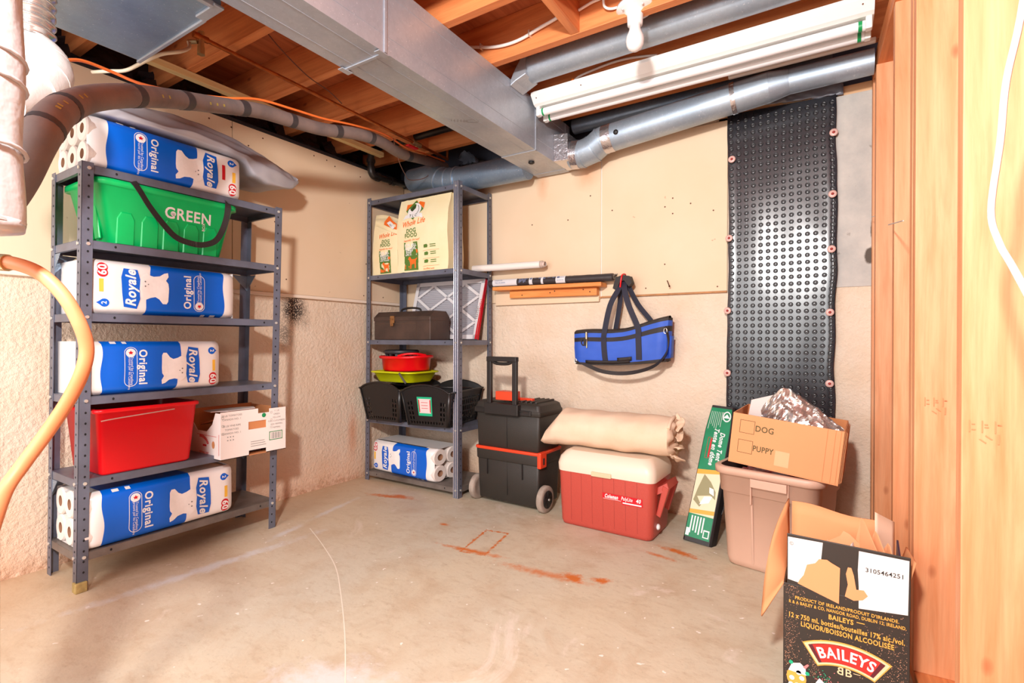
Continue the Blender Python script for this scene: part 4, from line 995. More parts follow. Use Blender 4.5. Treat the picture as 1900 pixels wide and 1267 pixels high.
def dog_print(t, fp, u0, k, side=False, W=.4, fold=False):
    mp = lambda u, v, w=0: fp(u0+u*k, v*k, w)
    g = MB()
    for i in range(4): g.flat([(-.058+.0*i, .01+.045*i), (.066, .01+.045*i), (.064, .01+.045*(i+1)), (-.054, .01+.045*(i+1))], mp, 0, .0015)
    g.text('DOG', mp, .012, .262, .036, 0, .0015, .03); g.text('FOOD', mp, .010, .232, .036, 0, .0015, .03)
    dm = [(0, .065), (.075, 0), (0, -.065), (-.075, 0)]
    cy = .396
    if not fold:
        g.flat([(.02+a, cy+b) for a, b in dm], mp, 0, .002)
    if side:
        for q, vv in enumerate((.145, .098, .05)): g.flat([(.115, vv), (.117, vv+.018), (.14, vv+.02), (.148, vv+.012), (.144, vv-.002), (.122, vv-.002)], mp, 0, .0015)
        for q, vv in enumerate((.158, .146, .112, .100, .062, .050)): g.rect(.165, .21, vv, vv+.005, mp, 0, .0015, 4)
    obj('green_print', g, DGRN, t)
    o_ = MB()
    o_.text('Whole Life', mp, .025, .312, .050, 0, .0015, .015, .35, rot=.10, sx=.82); o_.text('Naturally the best!', mp, .015, .202, .018, 0, .0015, .008, .3, rot=.03)
    # dog and cat silhouettes
    o_.flat([(a, b) for a, b in ((-.02, .088), (-.012, .098), (-.002, .094), (.006, .08), (.035, .078), (.055, .088), (.056, .083), (.045, .068), (.046, .02), (.036, .02), (.034, .05), (.008, .046), (.006, .02), (-.004, .02), (-.006, .055), (-.014, .076), (-.024, .08))], mp, 0, .0025)
    o_.flat([(-.052, .02), (-.05, .05), (-.04, .042), (-.032, .046), (-.028, .034), (-.010, .04), (-.012, .018)], mp, 0, .0025)
    o_.disc(.052, .128, .012, mp, 0, .0026, 10)
    if fold: o_.flat([(-.01, .43), (.03, .50), (.075, .45), (.13, .40), (.135, .34), (.08, .36), (.03, .38), (-.01, .40)], mp, 0, .019)
    else: o_.flat([(-.055, .44), (.095, .44), (.095, .40), (.02, .465-.0), (-.055, .40)][:2]+[(.095, .398), (.02, .462), (-.055, .398)], mp, 0, .0016)
    if side:
        for vv in (.125, .075, .028): o_.rect(.105, .235, vv, vv+.0015, mp, 0, .0015, 4)
        o_.text('Fortified with', mp, .15, .012, .016, 0, .0015, .005, .3)
    obj('orange_print', o_, DORG, t)
    w_ = MB()
    for l, v in (('FOR ALL', .170), ('BREEDS,', .149), ('SIZES &', .128), ('LIFE STAGES', .110)): w_.text(l, mp, .004, v, .024 if l[0] != 'L' else .016, 0, .0025, .035)
    if not fold:
        w_.flat([(.02+.055*math.cos(a), cy-.002+.048*math.sin(a)) for a in [2*PI*q/20 for q in range(20)]], mp, 0, .0026)
        w_.flat([(-.065, .335), (-.05, .368), (.09, .368), (.105, .335), (.075, .345), (-.035, .345)], mp, 0, .0028)
    else: w_.flat([(.02, .415), (.05, .44), (.085, .41), (.115, .36), (.10, .345), (.06, .375)], mp, 0, .021)
    obj('white_print', w_, WHITEP, t)
    d_ = MB()
    if not fold:
        d_.flat([(.02-.038, cy+.005), (.02-.018, cy+.030), (.02+.006, cy+.034), (.02+.0, cy+.01), (.02-.02, cy-.008)], mp, 0, .0034)
        d_.text('T L C', mp, .02, .357, .026, 0, .0036, .012)
        for q in range(6): a0 = .9-.28*q; d_.flat([(.02+.034*math.cos(a0), cy+.034*math.sin(a0)), (.02+.038*math.cos(a0), cy+.038*math.sin(a0)), (.02+.038*math.cos(a0-.25), cy+.038*math.sin(a0-.25)), (.02+.034*math.cos(a0-.25), cy+.034*math.sin(a0-.25))], mp, 0, .0034)
    else: d_.text('TLC', mp, .07, .385, .022, 0, .0225, .012, rot=-.6)
    obj('dark_print', d_, M('dark_green_print', (50, 70, 40), .5) if 'dark_green_print' not in MATS else MATS['dark_green_print'], t)
t, fp = bag_of_food('dog_food_bag', 'large upright cream dog food bag behind the near post of the corner shelving', (.290, -.355, 1.319), .405, .455, .15, False, 3)
dog_print(t, fp, .115, .96, True)
t, fp = bag_of_food('dog_food_bag', 'smaller cream dog food bag with crumpled folded-over top, left on its shelf', (.060, -.345, 1.319), .225, .40, .14, True, 9)
dog_print(t, fp, .115, .80, False, fold=True)

t = thing('cardboard_tube', 'long white rolled tube lying behind the dog food bags and poking out to the right', 'tube', (.75, -.11, 1.346))
m = MB().tube([(-.05, .0, 0), (.42, .035, -.003)], .021, 20, sub=1, caps=(True, False)); obj('tube_wall', m, M('white_roll', (240, 232, 226), .45), t)
m = MB()
for k, r_ in enumerate((.021, .016, .011)): m.tube([(.41, .034, -.003), (.425+.004*k, .0355, -.003+.001*k)], r_, 18, sub=1, caps=(False, False))
m.grid(lambda a, b: (.42+.022*b+.006*nz(a*8, b*4), .0355+.021*math.cos(2*PI*a)*(1-.3*b), -.003+.021*math.sin(2*PI*a)*(1-.3*b)), 20, 4); obj('crumpled_end', m, M('crumpled_film', (200, 180, 168), .4, bump=.5, bs=60), t, solid=.0008)

t = thing('toolbox', 'dark worn metal toolbox with brass latch on the middle corner shelf', 'toolbox', (.095, -.365, .901))
TW, TD = .475, .18
m = MB().box(0, TW, 0, TD, 0, .128); obj('box_body', m, TBOX, t, bevel=.004)
m = MB().loft([[(-.003, -.004, .120), (TW+.003, -.004, .120), (TW+.003, TD, .120), (-.003, TD, .120)], [(-.003, -.004, .142), (TW+.003, -.004, .142), (TW+.003, TD, .142), (-.003, TD, .142)], [(0, .035, .178), (TW, .035, .178), (TW, TD-.03, .178), (0, TD-.03, .178)]], sm=False)
obj('lid', m, TBOX, t, bevel=.004)
m = MB().box(.005, TW*.76, -.0015, 0, .100, .103).box(TW*.76, TW*.762, -.0015, 0, .01, .12); obj('pressed_seam', m, M('worn_edge', (96, 78, 66), .4, .4), t)
m = MB().box(.150, .185, -.011, -.003, .105, .150).box(.156, .179, -.015, -.008, .085, .125).cyl((.152, -.013, .128), (.183, -.013, .128), .004, n=8); obj('latch', m, M('worn_brass', (176, 130, 84), .4, .7, var=.4, vs=50), t, bevel=.002)
obj('handle', MB().tube([(.15, .09, .178), (.16, .09, .194), (.20, .09, .202), (.27, .09, .202), (.31, .09, .194), (.32, .09, .178)], .0065, 10), BLACKP, t)

# furnace filter leaning against the wall
t = thing('furnace_filter', 'white pleated furnace filter leaning behind the dark toolbox', 'filter', (.175, -.135, .904))
t.rotation_euler = (math.radians(-14.5), 0, 0)
FW, FH = .575, .395
ft = MB()
ft.box(0, FW, -.0135, -.012, 0, .028).box(0, FW, -.0135, -.012, FH-.028, FH).box(0, .028, -.0135, -.012, 0, FH).box(FW-.028, FW, -.0135, -.012, 0, FH)
ft.box(0, FW, -.012, .012, 0, .002).box(0, FW, -.012, .012, FH-.002, FH).box(0, .002, -.012, .012, 0, FH).box(FW-.002, FW, -.012, .012, 0, FH)
iw, ih = FW-.056, FH-.056
def bar(a, b):
    a, b = V(a), V(b); d = (b-a).normalized(); n_ = V((-d.y, d.x))*.009; ft.add([(p.x, -.0132, p.y) for p in (a-n_, b-n_, b+n_, a+n_)], [(0, 1, 2, 3)])
for i in range(3):
    x0 = .028+iw*i/2-iw/4; x1 = x0+iw/2
    for A, B in (((x0, .028+ih/2), (x1, .028+ih)), ((x0, .028+ih/2), (x1, .028)), ((x1, .028+ih/2), (x0, .028+ih)), ((x1, .028+ih/2), (x0, .028))):
        (ax, az), (bx_, bz) = A, B
        # clip to inner window
        def clip(ax, az, bx_, bz):
            lo, hi = .028, .028+iw
            if ax > bx_: ax, az, bx_, bz = bx_, bz, ax, az
            if bx_ <= lo or ax >= hi: return None
            if ax < lo: az += (bz-az)*(lo-ax)/(bx_-ax); ax = lo
            if bx_ > hi: bz = az+(bz-az)*(hi-ax)/(bx_-ax); bx_ = hi
            return (ax, az), (bx_, bz)
        c_ = clip(ax, az, bx_, bz)
        if c_: bar(*c_)
obj('card_frame', ft, FILT, t)
m = MB(); m.grid(lambda a, b: (.004+(FW-.008)*a, -.004+(.008 if round(b*60) % 2 else -.004), .004+(FH-.008)*b), 1, 60, sm=False); obj('pleats', m, PLEAT, t)
m = MB(); mq = lambda u, v, w=0: V((u, -.0137-w, v)); m.flat([(FW-.013, .0), (FW-.0, .0), (FW-.0, FH*.93)], mq); m.text('16x25x1', mq, FW-.006, .22, .022, 0, .001, .01, rot=PI/2*1.02)
m.box(FW, FW+.0008, -.0125, .012, 0, FH); obj('red_print', m, REDP, t)
m = MB(); m.text('16x25x1', mq, FW-.022, .17, .024, 0, .001, .01, rot=PI/2*1.02); obj('dark_print', m, GREYP, t)

# shopping baskets with open lattice
def basket(name, label, loc, rz, card=False):
    t = thing(name, label, 'basket', loc, rz, 'black plastic baskets on the corner shelving')
    hx1, hy1, hx0, hy0, H = .165, .205, .135, .17, .20
    def rim_z(y): return H+.045*max(0, abs(y)/hy1-.0)**6
    def wallp(side, u, v, w=0):      # u 0..1 along, v 0..1 up
        hx, hy = hx0+(hx1-hx0)*v, hy0+(hy1-hy0)*v
        if side in 'fb':
            sg = -1 if side == 'f' else 1; x = (-hx+2*hx*u)*.96; arch = .042*math.sin(PI*u)**.7*v**3
            return V((x, sg*(hy+w), H*v+arch))
        sg = 1 if side == 'r' else -1; return V((sg*(hx+w), (-hy+2*hy*u)*.96, H*v))
    for side in 'fblr':
        m = MB(); nu, nv = (28, 22) if side in 'fb' else (44, 22)
        def skip(i, j, side=side, nu=nu, nv=nv):
            if side in 'fb':
                edge = 2 <= i <= 4 or nu-5 <= i <= nu-3; foot = 1 <= j <= 2 and 2 <= i <= nu-3 and i % 2 == 0
                return (edge and 3 <= j <= 15 and j % 3 != 0 and i in (2, 4, nu-5, nu-3)) or foot
            return 2 <= i <= nu-3 and 1 <= j <= 17 and j % 4 != 0 and i % 3 != 0
        m.grid(lambda a, b, side=side: wallp(side, a, b), nu, nv, skip=skip, sm=False)
        obj('end_wall' if side in 'fb' else 'side_lattice', m, BASKET, t, solid=.0028)
    m = MB()
    for sx in (-1, 1):
        for sy in (-1, 1):
            m.loft([[V((sx*((hx0+(hx1-hx0)*v)*.94+.018*math.cos(a)*.9), sy*((hy0+(hy1-hy0)*v)*.95+.016*math.sin(a)), H*v)) for a in [PI/2*q/5 for q in range(6)]] for v in (0, .5, 1)], closed=False)
    m.loft([rrect(0, 0, 0, hx0, hy0, .03, 4), rrect(0, 0, .012, hx0+.002, hy0+.002, .03, 4)]); obj('basket_base', m, BASKET, t, solid=.002)
    m = MB()
    for side in 'fblr':
        m.tube([wallp(side, a/12, 1, .004) for a in range(13)], .006, 8, sub=1)
    for sx in (-1, 1):
        for sy in (-1, 1): m.tube([(sx*hx1*.96, sy*(hy1+.004), H), (sx*(hx1+.004), sy*(hy1+.002), H), (sx*(hx1+.004), sy*hy1*.96, H)], .006, 8, sub=3)
    obj('rim', m, BASKET, t)
    m = MB(); m.tube([(-hx1+.006, .10, H-.01), (-hx1+.02, .06, H+.010), (0, -.02, H+.012), (hx1-.02, .06, H+.010), (hx1-.006, .10, H-.01)], .006, 8); obj('handle', m, BASKET, t)
    if card:
        mp = lambda u, v, w=0: wallp('f', .5+u/(2*hx1), .55+v/H, .003+w)
        obj('card_holder', MB().rect(-.065, .045, -.05, .045, mp), TEAL, t); obj('paper_card', MB().rect(-.055, .036, -.035, .036, mp, 0, .0016), M('pinkish_card', (232, 206, 204), .5), t)
        m = MB(); m.rect(-.055, -.048, -.03, .032, mp, 0, .0024).rect(.029, .036, -.03, .032, mp, 0, .0024)
        for k in range(3): m.rect(-.035, .015, .018-.014*k, .020-.014*k, mp, 0, .0024, 5)
        obj('red_marks', m, REDP, t)
    return t
basket('shopping_basket', 'black plastic basket at the left holding up the yellow tray', (.245, -.265, .399), math.radians(2))
basket('shopping_basket', 'black plastic basket with a green-framed card on its front end', (.588, -.265, .399), math.radians(9), True)

t = thing('mop_bucket_tray', 'lime yellow plastic tray with grey handle resting on the left basket', 'tray', (.255, -.25, .634))
m = bin_body(0, 0, 0, .068, .150, .115, .172, .135, .05, rim=.018, rimh=.010); obj('tray_body', m, [YELLOW, YELLOW], t)
obj('handle', MB().ribbon([(.10, -.155, .062), (.13, -.165, .04), (.175, -.175, .005)], (0, .3, 1), .012, .006), M('grey_handle', (84, 80, 78), .5), t, bevel=.001)
t = thing('round_tub', 'round red plastic tub stacked on the lime yellow tray', 'tub', (.265, -.25, .703))
m = MB().lathe([(.0, 0), (.155, 0), (.162, .008), (.170, .075), (.186, .078), (.190, .084), (.189, .094), (.180, .096), (.165, .090), (.158, .02), (.0, .018)], (0, 0, 0), n=48)
m.v = [(x*1.02, y*.78, z+(.008*max(0, x/.19)**3)) for x, y, z in m.v]; obj('tub_body', m, RED, t)
obj('pour_lip', MB().tube([(.06, -.135, .098), (.11, -.118, .110), (.16, -.075, .112), (.185, -.02, .102)], .007, 8), RED, t)
t = thing('wringer_ring', 'dark notched plastic ring sitting in the round red tub', 'wringer', (.225, -.25, .778))
m = MB()
m.lathe([(.092, 0.032), (.108, .032), (.113, .050), (.104, .058), (.090, .055), (.088, .032)], (0, 0, 0), n=40); obj('ring', m, M('dark_grey_plastic', (52, 50, 54), .45), t)
m = MB()
for q in range(14):
    a = 2*PI*q/14; c, s_ = math.cos(a), math.sin(a); m.box(-.008, .008, .094, .104, 0, .037, 0, lambda X_, Y_, Z_: (X_*c-Y_*s_, X_*s_+Y_*c, Z_))
o = obj('ring_teeth', m, MATS['dark_grey_plastic'], t)
# ================================================================== back wall: bracket, roll, bag, nails
t = thing('timber_bracket', 'small timber ledge of two boards screwed to the back wall right of the corner shelving', 'shelf', (1.18, -.012, 1.155))
wobj('ledge_board', MB().box(.835, 1.545, -.098, -.012, 1.200, 1.222, 0, lambda x, y, z: (x, y, z+(1.18-x)*.012)), W_BRACKET, t, bevel=.003)
wobj('batten', MB().box(.930, 1.500, -.050, -.012, 1.155, 1.199, 0, lambda x, y, z: (x, y, z+(1.18-x)*.012)), W_BRACKET, t, bevel=.003)
m = MB()
for x, z in ((1.02, 1.172), (1.21, 1.178), (1.24, 1.186), (1.42, 1.186), (1.46, 1.172)): m.cyl((x, -.048, z), (x, -.0515, z), .004, n=8)
o = wobj('screws', m, NAILM, t); o['kind'] = 'stuff'
t = thing('landscape_fabric_roll', 'black film-wrapped roll with white printed labels lying on the timber ledge', 'roll', (1.2, -.06, 1.247))
def rp(x, a, w=0):
    r_ = .0215+w; zc = 1.2475-(x-1.2)*.012; return V((x, -.060-r_*math.cos(a), zc+r_*math.sin(a)))
def rsec(x0, x1, n=14, w=0, ruf=.0): return [[rp(x0+(x1-x0)*i/n, 2*PI*j/20, w+ruf*nz(i*1.3, j*.9, 5)) for j in range(20)] for i in range(n+1)]
wobj('roll_body', MB().loft(rsec(.79, 1.60, 60, 0, .0016)), LBLACK, t)
for x0, x1 in ((.825, 1.00), (1.262, 1.322), (1.085, 1.108), (1.165, 1.180)):
    m = MB(); m.grid(lambda a, b: rp(x0+(x1-x0)*a, -.9+2.4*b, .0022), 8, 10); wobj('paper_label', m, M('roll_label_white', (222, 222, 226), .4) if 'roll_label_white' not in MATS else MATS['roll_label_white'], t)
mp = lambda u, v, w=0: rp(u, .2+v/.0215, .0028+w)
m = MB(); m.text('LANDSCAPE', mp, .87, .008, .010, 0, .0006, .0); m.text('TISSU DE JARDIN', mp, .882, -.005, .0095, 0, .0006, .01)
for k in range(9): m.rect(1.27+.005*k, 1.2725+.005*k+.001*(k % 2), -.008, .010, mp)
for k in range(5): m.rect(1.015+.010*k, 1.022+.010*k, -.010+.004*(k % 3), .012-.003*(k % 2), mp)
for k in range(9): m.rect(1.03+.03*k, 1.045+.03*k, .010-.003*(k % 3), .016-.003*(k % 2), mp)
wobj('label_print', m, M('label_blue_grey_ink', (110, 120, 150), .5), t)
m = MB()
for k in range(10): m.cyl((1.595, -.06+.003*math.sin(k*2), 1.243+.004*math.cos(k*3)), (1.612+.006*(k % 3), -.06+.018*math.sin(k*.8), 1.243+.016*math.cos(k*.8)), .005, .003, n=6)
wobj('crumpled_end', m, M('dusty_film_end', (112, 100, 90), .5), t)

for x, z, dx, dz, l in ((1.872, 1.215, .022, -.035, 'long rusty nail sticking out of the wall panel right of the hanging bag'), ):
    tag(obj('nail', MB().cyl((x, .003, z), (x+dx, -.035, z+dz), .0028, n=8).cyl((x+dx*.96, -.0335, z+dz*.96), (x+dx, -.035, z+dz), .005, n=8), NAILM), l, 'nail')
tag(obj('nail', MB().cyl((1.668, .004, 1.223), (1.668, -.085, 1.228), .003, n=8).cyl((1.668, -.083, 1.228), (1.668, -.086, 1.228), .007, n=8), NAILM), 'nail through the panel edge holding up the handles of the blue bag', 'nail')

# hanging cooler bag
t = thing('cooler_bag', 'blue nylon cooler bag with black webbing hanging by its handles on the back wall', 'bag', (1.655, -.085, .785))
L, H, D = .50, .195, .125; sl = .075
def bagp(u, v, f, w=0):          # u 0..1, v 0..1 , f front(-1)/back(+1)
    x = (u-.5)*L; top = -.018*math.sin(PI*u)*v+.014*v*math.sin(u*9)*.4
    bul = .5+.5*math.sin(PI*min(1, max(0, v)))**.6*.18-.10*v
    e = min(1, u/.06, (1-u)/.06); e = max(0, e)
    y = f*(D/2*(.72+.28*e)*(.82+.3*math.sin(PI*v)*.6-.15*v)+w+.003*nz(u*9, v*7, f))
    zz = H*v*(1-.02*math.sin(PI*u))+top+sl*(u-.5)*(.9-.55*(1-v))+.012*(1-v)*math.sin(PI*u)*-1
    return V((x+.010*(v-.3)*(1 if u > .5 else -1), y, zz))
m = MB(); NUu, NVv = 30, 16
bmf = lambda i, j: 1 if j >= 15 or (11 <= j <= 12) or j < 1 else 0
m.grid(lambda a, b: bagp(a, b, -1), NUu, NVv, mf=bmf); m.grid(lambda a, b: bagp(1-a, b, 1), NUu, NVv, mf=bmf)
for u in (0, 1):
    m.grid(lambda a, b: bagp(u, b, -1).lerp(bagp(u, b, 1), a)+V(((-1 if u == 0 else 1)*.012*math.sin(PI*a), 0, 0)), 6, NVv, mf=lambda i, j: bmf(0, j))
m.grid(lambda a, b: bagp(a, 1, -1).lerp(bagp(a, 1, 1), b)+V((0, 0, .012*math.sin(PI*b))), NUu, 6, 1); m.grid(lambda a, b: bagp(a, 0, -1).lerp(bagp(a, 0, 1), b)-V((0, 0, .004*math.sin(PI*b))), NUu, 6, 1)
obj('bag_body', m, [BLUEF, STRAP], t)
HK = V((1.670-1.655, -.0, 1.215-.785))
def fpt(u, v, w=.003): return bagp(u, v, -1, w)
strap_pts = [([fpt(.365, .10), fpt(.362, .35), fpt(.358, .70), fpt(.362, .98, .004), V((-.045, -.045, .30)), V((-.005, -.03, .385)), HK+V((-.012, -.012, -.004))], 'a'),
             ([fpt(.735, .10), fpt(.73, .35), fpt(.715, .70), fpt(.695, .98, .004), V((.055, -.045, .30)), V((.028, -.03, .385)), HK+V((.008, -.012, -.004))], 'b'),
             ([bagp(.42, .85, 1, .003), bagp(.42, 1.02, 1, .0), V((-.018, .03, .32)), V((-.012, .015, .39)), HK+V((-.006, .01, -.004))], 'c'),
             ([bagp(.80, .85, 1, .003), bagp(.79, 1.03, 1, .0), V((.085, .03, .30)), V((.045, .015, .38)), HK+V((.012, .01, -.004))], 'd')]
for P, k in strap_pts: obj('handle_strap', MB().ribbon(P, (1, 0, .1), .030 if k in 'ab' else .026, .003), NAVY, t)
m = MB().prism([(-.058, -.045), (-.040, .018), (.0, .030), (.045, .022), (.058, -.018), (.040, -.040), (.012, -.002), (-.012, -.006), (-.036, -.058)], lambda u, v, w: HK+V((u*.9, w, v*.9+.002)), -.030, .012); obj('handle_wrap', m, STRAP, t, bevel=.006)
m = MB().tube([HK+V((-.010, -.032, -.035)), HK+V((-.004, -.036, .0)), HK+V((.0, -.030, .028)), HK+V((.004, .0, .036)), HK+V((.004, .015, .025))], .0045, 8); obj('red_loop', m, RED, t)
sp = [bagp(.985, .80, -1, .004), V((.262, -.05, .11)), V((.250, -.06, .05)), V((.205, -.065, -.005)), V((.12, -.065, -.040)), V((.02, -.06, -.055)), V((-.08, -.06, -.048)), V((-.16, -.055, -.022)), V((-.215, -.05, .0)), bagp(.015, .12, -1, .004)]
obj('shoulder_strap', MB().ribbon(sp, lambda a: V((.0, .55+.5*math.sin(a*7), 1)), .020, .003), STRAP, t)
m = MB(); P = bagp(.16, .80, -1, .006); m.tube([P+V((0, 0, .03)), P, P+V((.004, -.004, -.03)), P+V((.004, -.004, -.055))], [.006, .007, .003, .004], 8); obj('zip_pull', m, BRASS, t)
m = MB(); P = bagp(.13, .66, -1, .004); m.tube([P+V((.014*math.cos(a), -.002, .016*math.sin(a))) for a in [PI*.5+PI*q/8 for q in range(9)]], .0035, 6, sub=1); m.box(P.x, P.x+.018, P.y-.006, P.y, P.z-.018, P.z+.018); obj('d_ring', m, STRAP, t)
m = MB(); P = bagp(.985, .70, -1, .004); m.tube([P+V((.008*math.cos(a), -.004, .014*math.sin(a))) for a in [2*PI*q/10 for q in range(11)]], .0022, 6, sub=1); P2 = bagp(.012, .10, -1, .004); m.tube([P2+V((.007*math.cos(a), -.004, .012*math.sin(a))) for a in [2*PI*q/10 for q in range(11)]], .0022, 6, sub=1)
o = obj('metal_clips', m, BOLT, t); o['kind'] = 'stuff'
m = MB()
m.grid(lambda a, b: bagp(.14+.50*a, .045+.09*b, -1, .006+.002*math.sin(PI*b)), 12, 2).grid(lambda a, b: bagp(.50+.16*a, .10+.11*b, -1, .008), 5, 2); obj('black_patch', m, STRAP, t, solid=.002)
m = MB().grid(lambda a, b: V((.262+.004*b, -.03+.06*a, .03+.11*b)), 2, 4); obj('end_pocket', m, BLUEF, t, solid=.006)

# ================================================================== rolling toolbox
t = thing('rolling_toolbox', 'black two-part rolling toolbox with orange-red band and extended pull handle', 'toolbox', (1.115, -.245, 0), math.radians(-1.5))
hx, hy = .208, .118
def bx(z0, z1, hx0, hy0, hx1, hy1, r=.014): return MB().loft([rrect(0, 0, z0, hx0-.004, hy0-.004, r, 3), rrect(0, 0, z0+.005, hx0, hy0, r, 3), rrect(0, 0, z1-.003, hx1, hy1, r, 3), rrect(0, 0, z1, hx1-.003, hy1-.003, r, 3)])
obj('lower_bin', bx(.022, .262, .193, .108, .202, .114), BLACKG, t)
obj('lower_rim', bx(.240, .300, .206, .118, .208, .120), BLACKG, t, bevel=.001)
obj('orange_band', bx(.296, .312, .213, .125, .213, .125, .018), ORANGE, t)
m = MB().box(.196, .219, -.126, -.060, .232, .316); obj('side_latch', m, ORANGE, t, bevel=.006)
obj('latch_slot', MB().box(.2175, .2205, -.100, -.086, .250, .285), BLACKP, t, bevel=.003)
obj('upper_bin', bx(.310, .512, .200, .114, .207, .118), BLACKG, t)
obj('lid', bx(.498, .528, .214, .126, .216, .128).loft([rrect(0, 0, .527, .214, .126, .02, 3), rrect(0, 0, .556, .206, .118, .02, 3), rrect(0, 0, .566, .190, .104, .02, 3)]), BLACKG, t, bevel=.001)
m = MB()
for k in range(4): m.box(.075+.030*k, .088+.030*k, -.10, .095, .563, .576)
o = obj('lid_rib', m, BLACKG, t, bevel=.003)
for x in (-.165, -.02, .12): obj('lid_latch', MB().box(x-.042, x+.042, -.134, -.126, .502, .530).box(x-.034, x+.034, -.138, -.130, .522, .530), BLACKP, t, bevel=.003)
m = MB()
for x in (-.13, .10): m.box(x-.003, x+.003, -.121, -.112, .16, .24)
m.box(.0, .002, -.1185, -.11, .32, .49).box(.0, .002, -.1135, -.10, .06, .24); obj('moulded_line', m, BLACKP, t)
hd = MB()
for x in (-.098, .068): hd.box(x-.014, x+.014, -.150, -.128, .535, .800)
obj('pull_handle', hd.box(-.112, .082, -.154, -.124, .785, .812).tube([(-.085, -.139, .789), (-.05, -.139, .775), (.02, -.139, .775), (.055, -.139, .789)], .010, 8).box(-.125, .095, -.156, -.124, .500, .560), BLACKP, t, bevel=.005)
obj('orange_catch', MB().box(-.070, .045, -.125, -.05, .575, .622).box(-.030, .12, -.05, -.02, .57, .585), ORANGE, t, bevel=.004)
for x, sx in ((-.218, -1), (.222, 1)):
    wl_ = MB().lathe([(.0, -.012), (.030, -.012), (.045, -.016), (.066, -.016), (.070, -.010), (.070, .010), (.066, .016), (.045, .016), (.030, .010), (0, .010)], (x, -.085, .0705), (1, 0, 0), n=36)
    o = obj('wheel', wl_, WHEEL, t)
    m = MB().lathe([(.0, .0), (.042, .0), (.046, .004), (.046, .006), (.020, .004), (.014, .010), (0, .010)], (x+sx*.0125, -.085, .0705), (sx, 0, 0), n=28)
    for q in range(6): a = PI*q/3; m.box(-.003, .003, .012, .044, 0, .004, 0, lambda X_, Y_, Z_: (x+sx*(.0165+Z_), -.085+X_*math.cos(a)-Y_*math.sin(a), .0705+X_*math.sin(a)+Y_*math.cos(a)))
    h_ = obj('hub', m, BLACKP, o); obj('axle_end', MB().cyl((x+sx*.02, -.085, .0705), (x+sx*.028, -.085, .0705), .006, n=10), BOLT, o)

# ================================================================== cooler with canvas roll
t = thing('cooler_box', 'red hard cooler with cream lid standing on the floor against the back wall', 'cooler', (1.702, -.305, 0), math.radians(-1.5))
hx, hy = .234, .135
def cz(z): return 1+.03*z/.27
m = MB().loft([rrect(0, 0, 0, hx-.022, hy-.022, .02, 5), rrect(0, 0, .006, hx-.010, hy-.010, .03, 5), rrect(0, 0, .022, hx-.004, hy-.004, .034, 5), rrect(0, 0, .268, hx+.006, hy+.006, .036, 5)]); obj('body', m, COOLR, t)
m = MB()
for k in range(7):
    x = -.165+.055*k; f = lambda z: V((x, -(hy-.004+.010*(z-.022)/.246)-.0004, z)); m.add([f(.03)+V((-.0008, 0, 0)), f(.03)+V((.0008, 0, 0)), f(.262)+V((.0008, 0, 0)), f(.262)+V((-.0008, 0, 0))], [(0, 1, 2, 3)])
o = obj('panel_groove', m, M('cooler_groove', (150, 52, 44), .5), t); o['kind'] = 'stuff'
m = MB().loft([rrect(0, 0, .266, hx+.009, hy+.009, .038, 5), rrect(0, 0, .300, hx+.012, hy+.012, .040, 5), rrect(0, 0, .332, hx+.004, hy+.004, .044, 5), rrect(0, 0, .356, hx-.014, hy-.014, .05, 5), rrect(0, 0, .364, hx-.03, hy-.03, .05, 5)]); obj('lid', m, COOLL, t)
obj('lid_grip', MB().box(-.055, .045, -.153, -.142, .262, .284), M('lid_grip_cream', (222, 196, 160), .5), t, bevel=.004)
mp = lambda u, v, w=0: V((u, -(hy-.004+.010*(v-.022)/.246)-.0008-w, v))
m = MB().flat([(-.002, .192), (.190, .192), (.192, .154), (.095, .151), (.093, .163), (-.002, .165)], mp); obj('red_badge', m, REDP, t)
m = MB(); m.text('Coleman', mp, .042, .179, .024, 0, .0014, .04, .3, sx=.66); m.text('PolyLite', mp, .117, .179, .024, 0, .0014, .012, .25, sx=.66); m.text('40', mp, .171, .179, .025, 0, .0014, .03, .25, sx=.80)
m.rect(.002, .090, .166, .1675, mp, 0, .0014).rect(.098, .186, .157, .163, mp, 0, .0014); obj('badge_lettering', m, WHITEP, t)
m = MB().loft([[V((hx+a, y, z)) for a, y, z in ((.004, -.080, .238), (.004, .075, .238), (.046, .068, .264), (.046, -.074, .264))], [V((hx+a, y, z)) for a, y, z in ((.002, -.082, .205), (.002, .077, .205), (.056, .072, .236), (.056, -.078, .236))]], sm=False)
for y in (-.080, .045): m.loft([[V((hx+a, y+b, z)) for a, b, z in ((.028, 0, .250), (.028, .032, .250), (.056, .032, .238), (.056, 0, .238))], [V((hx+a, y+b, z)) for a, b, z in ((-.002, 0, .115), (-.002, .026, .115), (.018, .026, .105), (.018, 0, .105))]], sm=False)
obj('swing_handle', m, COOLR, t, bevel=.005)
obj('drain_plug', MB().lathe([(.0, 0), (.013, 0), (.014, .006), (.009, .012), (0, .013)], (hx-.002, -.06, .055), (1, 0, 0), n=14), WHITEP, t)

